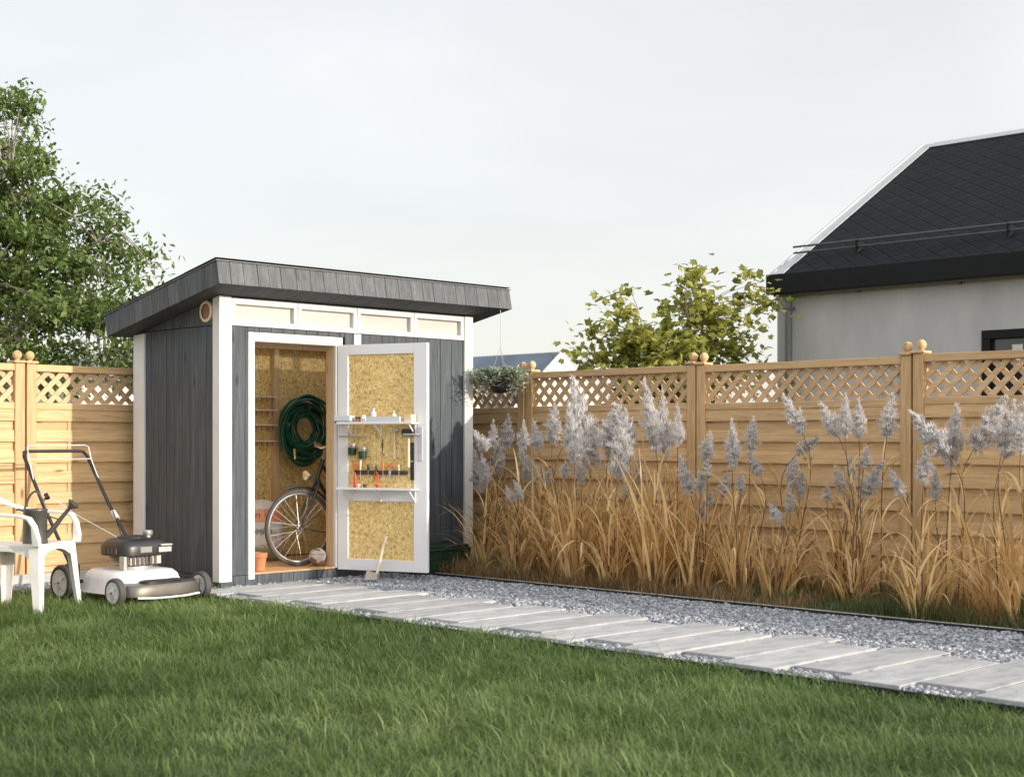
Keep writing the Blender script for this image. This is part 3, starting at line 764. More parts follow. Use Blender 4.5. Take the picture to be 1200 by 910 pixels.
for q_ in ((HX0-.03,HX1+.03,HY0-.03,HY0-.001),(HX0-.03,HX1+.03,HY1+.001,HY1+.03),(HX0-.03,HX0-.001,HY0,HY1),(HX1+.001,HX1+.03,HY0,HY1)): roofslab(rl, *q_, th+.024, th+.045)
rlo = sb(rl, 'added_rooflight', M['flash'])  # invented skylight, out of view, put in to brighten the interior
rl = MB(); roofslab(rl, HX0-.029, HX1+.029, HY0-.029, HY1+.029, th+.046, th+.05); sb(rl, 'pane', M['added_rooflight'], rlo)
# round vent
v = MB(); v.lathe([(.062,0),(.086,0),(.086,-.02),(.07,-.026),(.062,-.02)], (X0-.001, 9.905, 2.215), 28, 'x', caps=False)
vo = sb(v, 'round_vent', M['cream'], smooth=True)
v = MB()
for i in range(9):
    z = 2.215-.056+i*.014; hw = math.sqrt(max(.0004, .061**2-(z-2.215)**2)); v.box(X0-.014, X0-.004, 9.905-hw, 9.905+hw, z-.005, z+.004)
v.lathe([(.0635,0),(.0635,-.003)], (X0-.0045, 9.905, 2.215), 28, 'x')
sb(v, 'grille', simple('vent_copper', (.38,.2,.11), .5, .2), vo)
# inside: boards, studs, floor
i_ = MB()
i_.box(6.513, 9.139, 10.955, 10.967, .13, zr(10.97)-.005)
sb(i_, 'inner_lining', M['osb'])
i_ = MB()
i_.hexa([(6.501,9.79,.13),(6.512,9.79,.13),(6.512,10.954,.13),(6.501,10.954,.13),(6.501,9.79,2.3),(6.512,9.79,2.3),(6.512,10.954,2.08),(6.501,10.954,2.08)])
sb(i_, 'side_lining', M['bounce_ply'])
i_ = MB(); i_.hexa([(9.14,9.79,.13),(9.156,9.79,.13),(9.156,10.954,.13),(9.14,10.954,.13),(9.14,9.79,2.3),(9.156,9.79,2.3),(9.156,10.954,2.08),(9.14,10.954,2.08)])
sb(i_, 'side_lining', M['bounce_ply'])
i_ = MB(); roofslab_hole(i_, 6.515, 9.138, 9.8, 10.953, -.02, -.004); sb(i_, 'ceiling_lining', M['bounce_ply'])
i_ = MB(); i_.box(7.672, 9.139, 9.765, 9.776, .13, 2.09); sb(i_, 'front_lining', M['bounce_ply'])
i_ = MB(); i_.box(6.515, 6.73, 9.765, 9.776, .13, 2.09); sb(i_, 'front_lining', M['bounce_ply'])
fl = MB(); y = Y0+.0335
while y < 10.95: fl.box(6.502, 9.155, y+.001, min(y+.09, 10.953)-.001, .1, .12); y += .09
fl.box(DX0-.03, DX1+.03, Y0+.001, Y0+.033, .109, .121)
sb(fl, 'floor', M['pine_floor'])
st = MB()
for x in (7.2, 7.86, 8.5, 9.0): st.box(x-.028, x+.028, 10.9, 10.954, .125, 2.02)
st.box(6.52, 9.13, 10.895, 10.954, 2.0215, 2.075)
sb(st, 'stud', M['pine'], bevel=.003)
rk = MB()
for z in (1.58, 1.46, 1.325, 1.18):
    rk.box(7.35, 7.831, 10.84, 10.945, z-.006, z+.006)
sb(rk, 'wall_rack', simple('pinkish_wood', (.78,.64,.55), .6), bevel=.002)
rk = MB()
rr = random.Random(5)
for z in (1.58, 1.46, 1.325, 1.18):
    for x in (7.5, 7.6, 7.66, 7.72, 7.78):
        rk.tube([(x,10.86,z-.007),(x,10.85,z-.03),(x,10.86,z-.05)], .003, 6)
sb(rk, 'rack_hook', M['dark_steel'])

# door, hinged on the right jamb and swung wide open
door_rz = R(-69.2)
HX, HY = 7.625, 9.705
DW, DB, DT = .85, .1, 1.99
d = MB(); t0, t1 = -.004, .036      # local: x along the door, -y is the inner face
d.box(0, .1, t0, t1, DB, DT); d.box(DW-.125, DW, t0, t1, DB, DT)
d.box(.1005, DW-.1255, t0, t1, DB, DB+.095); d.box(.1005, DW-.1255, t0, t1, DT-.085, DT); d.box(.1005, DW-.1255, t0, t1, .68, .775)
door = d.build('door', M['door_white'], shed, bevel=.003)
door.location = Vector((HX, HY, 0))-SH; door.rotation_euler = (0,0,door_rz)
b = MB(); b.box(.1, DW-.125, .008, .02, DB+.09, .685); b.box(.1, DW-.125, .008, .02, .77, DT-.08); b.build('inner_panel', M['osb'], door)
b = MB(); x = .01
while x < DW-.02: b.box(x+.001, min(x+.12, DW-.005)-.001, .0365, .05, DB+.004, DT-.004); x += .12
b.build('cladding', M['clad'], door)
for zs in (1.33, .785):
    s = MB(); s.box(.06, .77, -.125, -.005, zs-.008, zs+.004)
    s.box(.06, .77, -.127, -.122, zs-.008, zs+.012)
    for x in (.14, .42, .74):
        s.bar((x, -.115, zs-.009), (x+.001, -.006, zs-.1), .008, .012); s.box(x-.006, x+.006, -.012, -.0045, zs-.11, zs-.009)
    s.build('shelf', M['door_white'], door, bevel=.002)
h = MB(); h.box(.765, .81, -.012, -.0045, 1.02, 1.3); h.build('handle_plate', M['hub_grey'], door, bevel=.003)
h = MB(); h.tube([(.788,-.01,1.235),(.788,-.055,1.235),(.775,-.062,1.236),(.66,-.06,1.238)], .009, 10); h.lathe([(.012,0),(.012,-.004)], (.788,-.0125,1.1), 12, 'y'); h.build('handle', M['steel'], door, smooth=True)
h = MB(); h.tube([(.03,-.03,1.22),(.28,-.03,1.22)], .006, 8); h.tube([(.11,-.03,1.22),(.11,.008,1.22)], .005, 8); h.tube([(.25,-.03,1.22),(.25,.008,1.22)], .005, 8); h.build('rod', M['steel'], door)
h = MB(); h.box(.165, .665, -.012, .0075, .905, .935)
for i in range(17): h.box(.172+i*.029, .19+i*.029, -.02, -.0125, .902, .938)
h.build('tool_rail', M['tooldark'], door)
h = MB()
for z in (.3, 1.05, 1.8): h.tube([(-.012,.02,z-.04),(-.012,.02,z+.04)], .008, 8)
h.build('hinge', M['steel'], door)

DR = Matrix.Rotation(door_rz, 3, 'Z')
def on_door(name, label, cat, x, y, z, group=None):
    v = DR @ Vector((x, y, 0)); return thing(name, label, cat, (HX+v.x, HY+v.y, z), door_rz, group)
zs1 = 1.3345
t = on_door('storage_box', 'blue grey plastic box with dark slotted base at the upper door shelf end', 'box', .1, -.066, zs1)
b = MB(); b.box(-.075,.085,-.045,.045,.012,.062); b.build('body', M['clear'], t, bevel=.006)
b = MB()
for i in range(5): b.box(-.07+i*.032, -.048+i*.032, -.04, .04, 0, .0115)
b.build('foot', M['black'], t)
t = on_door('tin', 'short dark tin with brown band on the upper door shelf', 'tin', .235, -.066, zs1)
b = MB(); b.lathe([(.02,0),(.022,.002),(.022,.04),(.024,.041),(.024,.048),(.0,.05)], n=18); b.build('body', M['tooldark'], t, smooth=True)
b = MB(); b.lathe([(.0225,.012),(.0228,.013),(.0228,.03),(.0225,.031)], n=18); b.build('band', M['orange'], t)
t = on_door('jar', 'white screw-top jar beside the dark tin on the upper door shelf', 'jar', .285, -.066, zs1)
b = MB(); b.lathe([(.022,0),(.024,.003),(.024,.044),(.02,.05)], n=18); b.build('body', M['white'], t, smooth=True)
b = MB(); b.lathe([(.021,.0505),(.021,.064),(.0,.066)], n=18); b.build('lid', M['cream'], t, smooth=True)
for (x, lab, hh, r_) in ((.365, 'taller white spray bottle behind the tray on the upper door shelf', .125, .026), (.56, 'smaller white squeeze bottle with tapered cap on the upper door shelf', .1, .022)):
    t = on_door('bottle', lab, 'bottle', x, -.04, zs1, 'bottles on the door shelf')
    b = MB(); b.lathe([(r_*.9,0),(r_,.004),(r_,hh*.62),(r_*.5,hh*.74),(r_*.4,hh*.78)], n=18); b.build('body', M['white'], t, smooth=True)
    b = MB(); b.lathe([(r_*.45,hh*.785),(r_*.45,hh*.9),(r_*.2,hh),(0,hh)], n=14)
    if x < .5: b.box(-.03,.012,-.008,.008,hh*.9,hh*1.0)
    b.build('cap', M['hub_grey'], t)
t = on_door('tray', 'long low translucent tray along the middle of the upper door shelf', 'tray', .5, -.1, zs1)
b = MB(); b.box(-.155,.155,-.017,.017,0,.004); b.box(-.155,.155,-.019,-.017,.0,.05); b.box(-.155,.155,.017,.019,.0,.05); b.box(-.157,-.155,-.019,.019,0,.05); b.box(.155,.157,-.019,.019,0,.05)
b.build('body', M['clear'], t)
t = on_door('card_box', 'small cream card box at the handle end of the upper door shelf', 'box', .725, -.066, zs1)
b = MB(); b.box(-.032,.032,-.04,.04,0,.055); b.build('body', M['cream'], t, bevel=.002)
b = MB(); b.box(-.033,.033,-.041,.041,.0555,.066); b.build('lid', M['cream'], t, bevel=.002)
# hanging tools
for (x, z, lab) in ((.165, 1.115, 'dark green enamel mug with steel rim hanging on the door, nearer the hinge'), (.265, 1.085, 'dark green enamel mug hanging lower on the door, farther from the hinge')):
    t = on_door('mug', lab, 'mug', x, -.045, z, 'mugs on the door')
    b = MB(); b.lathe([(.028,-.05),(.034,-.046),(.036,.01),(.036,.012),(.03,.012),(.03,-.04),(0,-.04)], n=20); b.build('body', M['green_box'], t, smooth=True)
    b = MB(); b.lathe([(.0365,.0125),(.038,.016),(.038,.042),(.032,.044),(.031,.0125)], n=20); b.build('rim', M['steel'], t, smooth=True)
    b = MB(); b.tube([(0,.035,.02),(0,.048,.02),(0,.05,.06),(0,.02,.075)], .003, 6); b.build('hook', M['steel'], t)
t = on_door('pruning_saw', 'slim brass ringed tool hanging in the middle of the door panel', 'tool', .43, .0, 1.11)
b = MB(); b.bar((0,0,-.01),(0,0,.09),.004,.006); b.bar((-.006,0,.02),(-.006,0,.06),.003,.003); b.build('blade', M['tooldark'], t)
b = MB(); b.tube([(.013*math.cos(a),0,-.03+.016*math.sin(a)) for a in np.linspace(0,6.283,16)[:-1]], .0045, 6, closed=True); b.build('ring', M['brass'], t, smooth=True)
t = on_door('hammer', 'claw hammer with pale ash handle hanging below the upper door shelf', 'hammer', .55, -.012, 1.27)
b = MB(); b.lathe([(.008,.03),(.014,.028),(.0155,.014),(.012,.008),(.012,-.012),(.008,-.03)], (.012,0,0), 14, 'x'); b.bar((-.015,0,0),(-.042,0,-.012),.02,.01); b.build('head', M['steel'], t)
b = MB(); b.lathe([(.009,-.24),(.0115,-.23),(.0105,-.15),(.008,-.06),(.008,.012)], n=12); b.build('handle', M['ash'], t, smooth=True)
t = on_door('mallet', 'black rubber mallet with pale handle hanging beside the door handle', 'mallet', .69, -.026, 1.255)
b = MB(); b.lathe([(.024,-.055),(.029,-.05),(.029,.05),(.024,.055)], (0,0,0), 18, 'x'); b.build('head', M['rubber'], t, smooth=True)
b = MB(); b.lathe([(.01,-.29),(.0125,-.28),(.011,-.2),(.0095,-.03)], n=12); b.build('handle', M['ash'], t, smooth=True)
t = on_door('spirit_level', 'long black spirit level hanging upright next to the handle stile', 'level', .715, -.006, .86)
b = MB(); b.box(-.016,.016,-.008,.008,0,.31); b.build('body', M['black'], t, bevel=.002)
b = MB(); b.lathe([(.007,-.014),(.007,.014)], (0,-.004,.155), 12, 'x'); b.build('vial', M['brass'], t)
def screwdriver(x, m, lab, hl=.09, sl=.08):
    t = on_door('screwdriver', lab, 'screwdriver', x, -.027, .92, 'screwdrivers in the door tool rail')
    b = MB(); b.lathe([(.009,0),(.011,.006),(.009,hl*.5),(.011,hl*.85),(.006,hl),(0,hl)], (0,0,.02), 10); b.build('handle', m, t, smooth=True)
    b = MB(); b.lathe([(.001,-sl),(.0028,-sl+.01),(.0028,.02)], n=8); b.build('shaft', M['steel'], t)
screwdriver(.235, M['cream'], 'pale handled screwdriver second from the hinge in the door tool rail'); screwdriver(.31, M['black'], 'black handled screwdriver left of the pliers in the door tool rail', .05, .05)
screwdriver(.45, M['orange'], 'orange handled screwdriver right of the pliers in the door tool rail', .06, .05); screwdriver(.6, M['cream'], 'pale handled screwdriver at the spirit level end of the tool rail', .05, .09)
t = on_door('trowel', 'long bright red hand tool hanging below the tool rail', 'tool', .185, -.03, .92)
b = MB(); b.lathe([(.008,-.15),(.015,-.14),(.013,-.08),(.01,-.05),(.006,0)], n=12); b.build('handle', M['red'], t, smooth=True)
b = MB(); b.box(-.02,.02,-.004,.004,.02,.075); b.build('blade', M['orange'], t, bevel=.003)
t = on_door('pliers', 'red handled pliers hanging open in the door tool rail', 'pliers', .385, -.028, .92)
b = MB(); b.tube([(-.004,0,.01),(-.018,0,-.03),(-.02,0,-.08)], .006, 8); b.build('grip', M['red'], t, smooth=True)
b = MB(); b.tube([(.004,0,.01),(.018,0,-.03),(.02,0,-.08)], .006, 8); b.build('grip', M['red'], t, smooth=True)
b = MB(); b.hexa([(-.012,-.005,.005),(.012,-.005,.005),(.012,.005,.005),(-.012,.005,.005),(-.005,-.004,.06),(.005,-.004,.06),(.005,.004,.06),(-.005,.004,.06)]); b.build('jaw', M['dark_steel'], t, bevel=.002)
t = on_door('scissors', 'orange ringed scissors standing in the door tool rail', 'scissors', .515, -.027, .935)
for s in (-1, 1):
    b = MB(); b.tube([(s*.018+.014*math.cos(a),0,.045+.02*math.sin(a)) for a in np.linspace(0,6.283,16)[:-1]], .004, 6, closed=True); b.build('loop_handle', M['orange'], t, smooth=True)
b = MB(); b.bar((-.012,-.0015,.03),(.006,-.0015,-.09),.012,.002,(0,1,0)); b.bar((.012,.0015,.03),(-.006,.0015,-.09),.012,.002,(0,1,0)); b.build('blade', M['steel'], t)
zs2 = .7895
for (x, m, lab) in ((.3, 'tooldark', 'small brown pot on the lower door shelf, nearer the hinge'), (.42, 'red', 'small dull red pot on the middle of the lower door shelf'), (.24, 'white', 'small white pot at the hinge end of the lower door shelf')):
    t = on_door('small_pot', lab, 'pot', x, -.066, zs2, 'little pots on the lower door shelf')
    b = MB(); b.lathe([(.012,0),(.016,.026),(.018,.0265),(.018,.034),(.014,.034),(.012,.02),(0,.02)], n=14); b.build('body', M[m], t, smooth=True)

# axe leaning on the door
t = thing('axe', 'hatchet with pale handle leaning against the open door, head on the slab', 'axe', (7.585, 9.15, .047), R(20))
ax0, ax1 = Vector((0,0,.03)), Vector((.165,0,.345))
b = MB(); b.tube([ax0+Vector((-.01,0,-.028)), ax0, ax0+(ax1-ax0)*.35+Vector((-.006,0,.004)), ax0+(ax1-ax0)*.75+Vector((-.012,0,.006)), ax1], [.014,.0135,.0125,.0125,.015], 10); b.build('handle', M['ash'], t, smooth=True)
b = MB(); b.hexa([(-.03,-.012,.0),(.012,-.012,.0),(.022,-.002,.055),(-.02,-.002,.055),(-.03,.012,.0),(.012,.012,.0),(.022,.012,.055),(-.02,.012,.055)])
b.v = []; b.f = []
b.hexa([(-.022,.016,.006),(.026,.016,.006),(.03,.016,.058),(-.014,.016,.058),(-.022,-.016,.006),(.026,-.016,.006),(.03,-.016,.058),(-.014,-.016,.058)])
b.hexa([(-.022,.0165,.006),(.026,.0165,.006),(.03,.0165,.058),(-.014,.0165,.058),(-.03,.095,.0),(-.026,.095,.0),(.012,.095,.082),(.008,.095,.082)])
b.build('head', M['alu'], t, bevel=.002)

# dark green storage box
t = thing('storage_chest', 'dark green plastic storage chest on the gravel behind the open door', 'chest', (8.5, 9.47, .01))
b = MB(); b.hexa([(-.27,-.17,0),(.25,-.17,0),(.25,.17,0),(-.27,.17,0),(-.29,-.19,.22),(.27,-.19,.22),(.27,.19,.22),(-.29,.19,.22)])
for z in (.06,.11,.16): b.box(-.288,.268,-.186-.004*z/.16,-.17,z,z+.012)
b.build('body', M['green_box'], t, bevel=.012)
b = MB(); b.box(-.305,.285,-.205,.205,.221,.245); b.box(-.28,.26,-.18,.18,.2455,.268); b.build('lid', M['green_box'], t, bevel=.012)
b = MB(); b.tube([(.05,-.05,.268),(.05,-.05,.29),(.17,-.05,.29),(.17,-.05,.268)], .008, 8); b.build('handle', M['black'], t)

# garden hose coil on the back wall
t = thing('garden_hose', 'thick coil of dark green garden hose hanging on the shed back wall', 'hose', (8.1, 10.8, 1.3))
rr = random.Random(11); pts = []; turns = 25
ph = [(rr.uniform(-.05,.05), rr.uniform(-.04,.04), rr.uniform(.11,.295), rr.uniform(.9,1.2), rr.uniform(-.06,.06), rr.uniform(0,6.28)) for _ in range(turns+1)]
N = 40
for k in range(turns*N):
    a = 2*math.pi*k/N; i = k//N; f_ = (k % N)/N; f_ = f_*f_*(3-2*f_)
    q0, q1 = ph[i], ph[i+1]; m_q = [u*(1-f_)+v*f_ for u, v in zip(q0, q1)]
    rad = m_q[2]*(1+.05*math.sin(2*a+m_q[5]))
    pts.append((m_q[0]+rad*math.cos(a)*.98, m_q[4]+.035*math.sin(a*.5+i), m_q[1]+rad*m_q[3]*math.sin(a)-.02))
b = MB(); b.tube(pts, .0115, 8); b.build('hose', M['hose'], t, smooth=True, fix=False)
b = MB(); b.tube([(-.19,-.1,-.19),(-.185,-.1,-.25)], .0118, 8); b.lathe([(.009,0),(.012,-.01),(.012,-.03),(.009,-.032)], (-.184,-.1,-.252), 10); b.build('coupling', M['brass'], t)
b = MB(); b.tube([(0,.15,.16),(0,.0,.16),(0,-.07,.17),(0,-.08,.2)], .012, 8); b.build('hook', M['dark_steel'], t)

# compost bag
t = thing('compost_bag', 'white and orange compost sack leaning on the shed back wall', 'bag', (7.47, 10.66, .12), R(-24))
def bagsurf(u, v):   # u -1..1 across, v 0..1 up; returns half thickness
    return .085*(1-abs(u)**2.6)**.6*(1-abs(2*v-1)**3.2)**.6+.004
b = MB(); n1, n2 = 20, 22
for side in (-1, 1):
    k0 = len(b.v)
    for j in range(n2+1):
        for i in range(n1+1):
            u = -1+2*i/n1; v = j/n2
            wob = .008*math.sin(9*v+3*u)*(1-abs(u))+.006*math.sin(14*u+5*v)
            wd = .235*(1-.05*math.sin(v*7)-.07*(v > .85)*(v-.85)/.15)
            b.v.append((u*wd+.01*math.sin(6*v), side*(bagsurf(u, v)+wob*.6)+.17*v*v*.6, .53*v+.012*math.sin(u*5)*v))
    for j in range(n2):
        for i in range(n1):
            a = k0+j*(n1+1)+i; b.f.append((a, a+1, a+n1+2, a+n1+1))
def bagmat():
    m, nt, p = new_mat('printed_sack')
    tc = node(nt, 'ShaderNodeTexCoord'); sp = node(nt, 'ShaderNodeSeparateXYZ'); L(nt, tc.outputs['Object'], sp.inputs[0])
    n = noise(nt, tc.outputs['Object'], 16, 4); wv = node(nt, 'ShaderNodeMath', operation='MULTIPLY_ADD'); L(nt, n, wv.inputs[0]); wv.inputs[1].default_value = .03
    L(nt, sp.outputs[2], wv.inputs[2])
    c = ramp(nt, wv.outputs[0], [(0, (.16,.2,.12)), (.12, (.22,.27,.17)), (.17, (.62,.6,.55)), (.36, (.66,.65,.62)), (.365, (.72,.28,.14)), (.47, (.74,.33,.18)), (.475, (.7,.66,.6))])
    c.node.color_ramp.interpolation = 'LINEAR'
    v2 = noise(nt, tc.outputs['Object'], 34, 3, .6, 1.5); msk = ramp(nt, v2, [(.56, (0,0,0)), (.6, (1,1,1))])
    low = ramp(nt, sp.outputs[2], [(.24, (1,1,1)), (.27, (0,0,0))])
    mk = mixc(nt, 1.0, msk, low, 'MULTIPLY'); c = mixc(nt, mk, c, (.5,.16,.1))
    L(nt, c, p.inputs['Base Color']); p.inputs['Roughness'].default_value = .35; bump(nt, p, noise(nt, tc.outputs['Object'], 22, 4), .5, .01); return m
b.build('sack', bagmat(), t, smooth=True)
def lettering(txt, size, x, z, m, parent, ydep):
    cu = bpy.data.curves.new('lettering', 'FONT'); cu.body = txt; cu.size = size; cu.extrude = .0015; cu.align_x = 'CENTER'
    o = bpy.data.objects.new('lettering', cu); COL.objects.link(o); dg = bpy.context.evaluated_depsgraph_get()
    me = bpy.data.meshes.new_from_object(o.evaluated_get(dg)); bpy.data.objects.remove(o)
    for v_ in me.vertices:
        X_, Z_ = v_.co.x+x, v_.co.y+z; u = X_/.235; vv = Z_/.53
        dep = -(bagsurf(max(-.99,min(.99,u)), max(0,min(1,vv)))+.006)+.17*vv*vv*.6
        v_.co = (X_, dep-.004+v_.co.z*-.5, Z_)
    me.materials.clear(); me.materials.append(m)
    o = bpy.data.objects.new('lettering', me); COL.objects.link(o); o.parent = parent
lettering('terr Ha', .075, .03, .385, simple('sack_red', (.45,.05,.03), .4), t, 0)
lettering('COMPO', .07, .0, .24, simple('sack_grey', (.1,.11,.12), .4), t, 0)
lettering('GH', .05, -.03, .44, simple('sack_pale', (.75,.78,.85), .4), t, 0)

# terracotta pot and ball on the shed floor
t = thing('flower_pot', 'terracotta flower pot just inside the doorway beside the white frame', 'pot', (6.925, 9.86, .1215))
b = MB(); b.lathe([(.048,0),(.052,.002),(.066,.11),(.073,.111),(.073,.15),(.066,.15),(.058,.06),(0,.06)], n=24); b.build('body', M['terracotta'], t, smooth=True)
b = MB(); b.lathe([(.0,.1),(.063,.102),(.063,.096),(0,.094)], n=20); b.build('earth', M['soil'], t)
t = thing('ball', 'small white ball with brown patches on the shed floor by the jamb', 'ball', (7.55, 9.885, .198))
def ballmat():
    m, nt, p = new_mat('patched_ball'); v = node(nt, 'ShaderNodeTexVoronoi'); v.inputs['Scale'].default_value = 15; L(nt, coords(nt), v.inputs['Vector'])
    sp = node(nt, 'ShaderNodeSeparateColor'); L(nt, v.outputs['Color'], sp.inputs[0])
    c = ramp(nt, sp.outputs[0], [(.3, (.5,.46,.43)), (.5, (.4,.34,.3)), (.55, (.2,.12,.09))]); L(nt, c, p.inputs['Base Color']); p.inputs['Roughness'].default_value = .5; return m
b = MB(); b.sphere((0,0,0), .077, 24, 16); b.build('ball_skin', ballmat(), t, smooth=True)
b = MB(); b.tube([(.0775*math.cos(a)*.94, .0775*math.sin(a)*.94, .0775*.34) for a in np.linspace(0,6.283,40)[:-1]], .0016, 5, closed=True); b.build('seam', M['tooldark'], t)

# bicycle, front wheel at the doorway
t = thing('bicycle', 'black city bicycle parked inside the shed, front wheel in the doorway', 'bicycle', (7.44, 10.0, .1205))
WR = .325
def wheel(parent, cx, yaw):
    def T(p): # wheel plane turned by yaw about the vertical through its hub
        x, y, z = p; return (cx+x*math.cos(yaw)-y*math.sin(yaw), x*math.sin(yaw)+y*math.cos(yaw), z)
    w = MB(); w.tube([T((WR*.955*math.cos(a), 0, WR+WR*.955*math.sin(a))) for a in np.linspace(0,6.2832,65)[:-1]], .0165, 10, closed=True)
    wo = w.build('wheel', M['tyre_grey'], parent, smooth=True, fix=False)
    r = MB(); r.tube([T((WR*.885*math.cos(a), 0, WR+WR*.885*math.sin(a))) for a in np.linspace(0,6.2832,65)[:-1]], .0105, 8, closed=True); r.build('rim', M['steel'], wo, smooth=True, fix=False)
    s = MB()
    for i in range(30):
        a = 2*math.pi*i/30; o = .9*(1 if i % 4 < 2 else -1); yy = .03 if i % 2 else -.03
        s.tube([T((.022*math.cos(a+o), yy, WR+.022*math.sin(a+o))), T((WR*.87*math.cos(a), 0, WR+WR*.87*math.sin(a)))], .0016, 5)
    s.build('spokes', M['steel'], wo)
    h = MB(); h.tube([T((0,-.05,WR)), T((0,-.034,WR)), T((0,-.03,WR)), T((0,.03,WR)), T((0,.034,WR)), T((0,.05,WR))], [.012,.014,.026,.026,.014,.012], 12); h.build('hub', M['dark_steel'], wo)
    return T
yawf = R(-7)
T = wheel(t, 0, yawf)
f = MB(); f.tube([T((WR*1.08*math.cos(a), 0, WR+WR*1.08*math.sin(a))) for a in np.linspace(-.35,2.0,24)], .012, 8)
f.build('mudguard', M['black'], t, smooth=True)
f = MB(); HT = Vector((.23,.0,.78))
for s in (-1, 1):
    f.tube([T((0,s*.05,WR)), T((.03,s*.05,WR+.09)), T((.12,s*.045,WR+.26)), T((.17,s*.03,WR+.36)), T((.185,0,WR+.4))], [.009,.011,.013,.014,.014], 8)
f.tube([T((0,-.045,WR)), T((.14,-.03,WR-.03)), T((.3,-.02,WR-.06))], .004, 6)
f.build('fork', M['black'], t, smooth=True, fix=False)
fr = MB()
fr.tube([(.175,0,.7),(.255,0,.9)], .019, 12)
fr.tube([(.19,0,.74),(.36,0,.5),(.62,0,.3)], .017, 10); fr.tube([(.24,0,.86),(.5,0,.55),(.68,0,.42)], .015, 10)
fr.tube([(.62,0,.29),(.8,0,.8)], .015, 10); fr.tube([(.62,.04,.29),(1.1,.05,WR)], .01, 8); fr.tube([(.62,-.04,.29),(1.1,-.05,WR)], .01, 8)
fr.tube([(.77,.02,.72),(1.1,.05,WR)], .008, 8); fr.tube([(.77,-.02,.72),(1.1,-.05,WR)], .008, 8)
fr.build('frame', M['black'], t, smooth=True, fix=False)
wheel(t, 1.1, 0)
f = MB(); f.tube([(1.1+WR*1.08*math.cos(a), 0, WR+WR*1.08*math.sin(a)) for a in np.linspace(-.2,2.9,28)], .012, 8); f.build('mudguard', M['black'], t, smooth=True)
hb = MB(); hb.tube([(.255,0,.9),(.275,0,.98),(.25,0,1.0)], .012, 8); hb.tube([(.36,-.19,1.02),(.3,-.17,1.05),(.25,-.1,1.02),(.24,0,1.0),(.25,.1,1.02),(.3,.17,1.05),(.36,.19,1.02)], .011, 10); hb.build('handlebar', M['steel'], t, smooth=True, fix=False)
for s in (-1, 1):
    g = MB(); g.tube([(.33,s*.18,1.035),(.46,s*.2,.98)], .016, 10); g.build('grip', M['tan_leather'], t, smooth=True)
hl = MB(); hl.lathe([(.006,.05),(.025,.035),(.04,0),(.043,-.03),(.04,-.034),(0,-.026)], (.085,-.02,.77), 18, 'x'); hl.tube([(.1,-.02,.73),(.17,0,.72)], .006, 6)
hlo = hl.build('headlight', M['steel'], t, smooth=True)
sd = MB(); sd.tube([(.8,0,.8),(.83,0,.9)], .012, 8); sd.sphere((.86,0,.93), .13, 16, 10, (1,.62,.28)); sd.build('saddle', M['tan_leather'], t, smooth=True)
cr = MB(); cr.tube([(.62,-.07,.29),(.62,.07,.29)], .014, 10); cr.lathe([(.09,0),(.095,.003),(.095,.006),(.09,.009)], (.62,-.065,.29), 28, 'y'); cr.bar((.62,-.075,.29),(.72,-.075,.16),.02,.012); cr.bar((.62,.075,.29),(.52,.075,.42),.02,.012); cr.box(.69,.77,-.16,-.08,.145,.165); cr.box(.47,.55,.08,.16,.41,.43); cr.build('crank', M['dark_steel'], t)
ks = MB(); ks.tube([(.68,-.03,.3),(.74,-.17,.008)], .009, 8); ks.build('kickstand', M['dark_steel'], t)

# hanging basket under the roof corner
bx, by, bz = 9.32, 9.47, 1.70
t = thing('hanging_basket', 'hanging basket of trailing grey-green leaves below the shed roof corner', 'hanging basket', (bx, by, bz))
b = MB(); b.lathe([(.02,-.085),(.06,-.075),(.095,-.035),(.11,.02),(.115,.03),(.108,.034),(.1,.02),(0,.018)], n=24); b.build('bowl', M['black_matt'], t, smooth=True)
b = MB(); ztop = zr(9.47)-bz
b.tube([(0,0,ztop),(0,0,.33)], .0022, 5)
for k in range(3):
    a = 2.1*k+.4; b.tube([(0,0,.34),(.105*math.cos(a),.105*math.sin(a),.03)], .0018, 5)
b.tube([(0,0,ztop-.002),(.006,0,ztop-.02),(0,0,ztop-.03)], .003, 6)
b.build('wire', M['steel'], t)
g = np.random.default_rng(77); nst = 120; Ps = []; Az = []; Le = []; Th = []; tips = []
fol = MB(); leafP = []
for i in range(nst):
    a = g.uniform(0,6.283); out = g.uniform(.1,.33)*(1.0 if abs(math.sin(a+R(45))) < .8 else .75); up = g.uniform(.04,.2); drop = g.uniform(-.12,.1)
    p0 = np.array([.06*math.cos(a),.06*math.sin(a),.02]); p2 = np.array([out*math.cos(a),out*math.sin(a),drop]); p1 = np.array([out*.5*math.cos(a),out*.5*math.sin(a),up+.07])
    if abs(math.atan2(math.sin(a-R(225)), math.cos(a-R(225)))) < .75 and g.random() < .75: drop = .06; up += .05
    for tt in np.linspace(.2,1,15):
        q_ = p0*(1-tt)**2+2*p1*tt*(1-tt)+p2*tt*tt; leafP.append(q_+g.normal(0,.012,3))
leafP = np.array(leafP); n = len(leafP)
la = np.arctan2(leafP[:,1], leafP[:,0])+g.normal(0,1.0,n)
V,q,tr,bi = ribbons(leafP, g.uniform(.035,.072,n), la, g.uniform(.3,1.6,n), g.uniform(1.2,2.6,n), g.uniform(.018,.032,n), 3, twist=g.normal(0,.6,n))
np_mesh('foliage', V, q, tr, M['basket_leaf'], g.random(n)[bi], t)
# ------------------------------------------------------------------ lawn mower
MR = R(4)
t = thing('lawn_mower', 'white petrol lawn mower with black engine cover parked beside the shed', 'lawn mower', (5.6, 9.53, .012), MR); t.scale = (1.1, 1.03, 1.03)
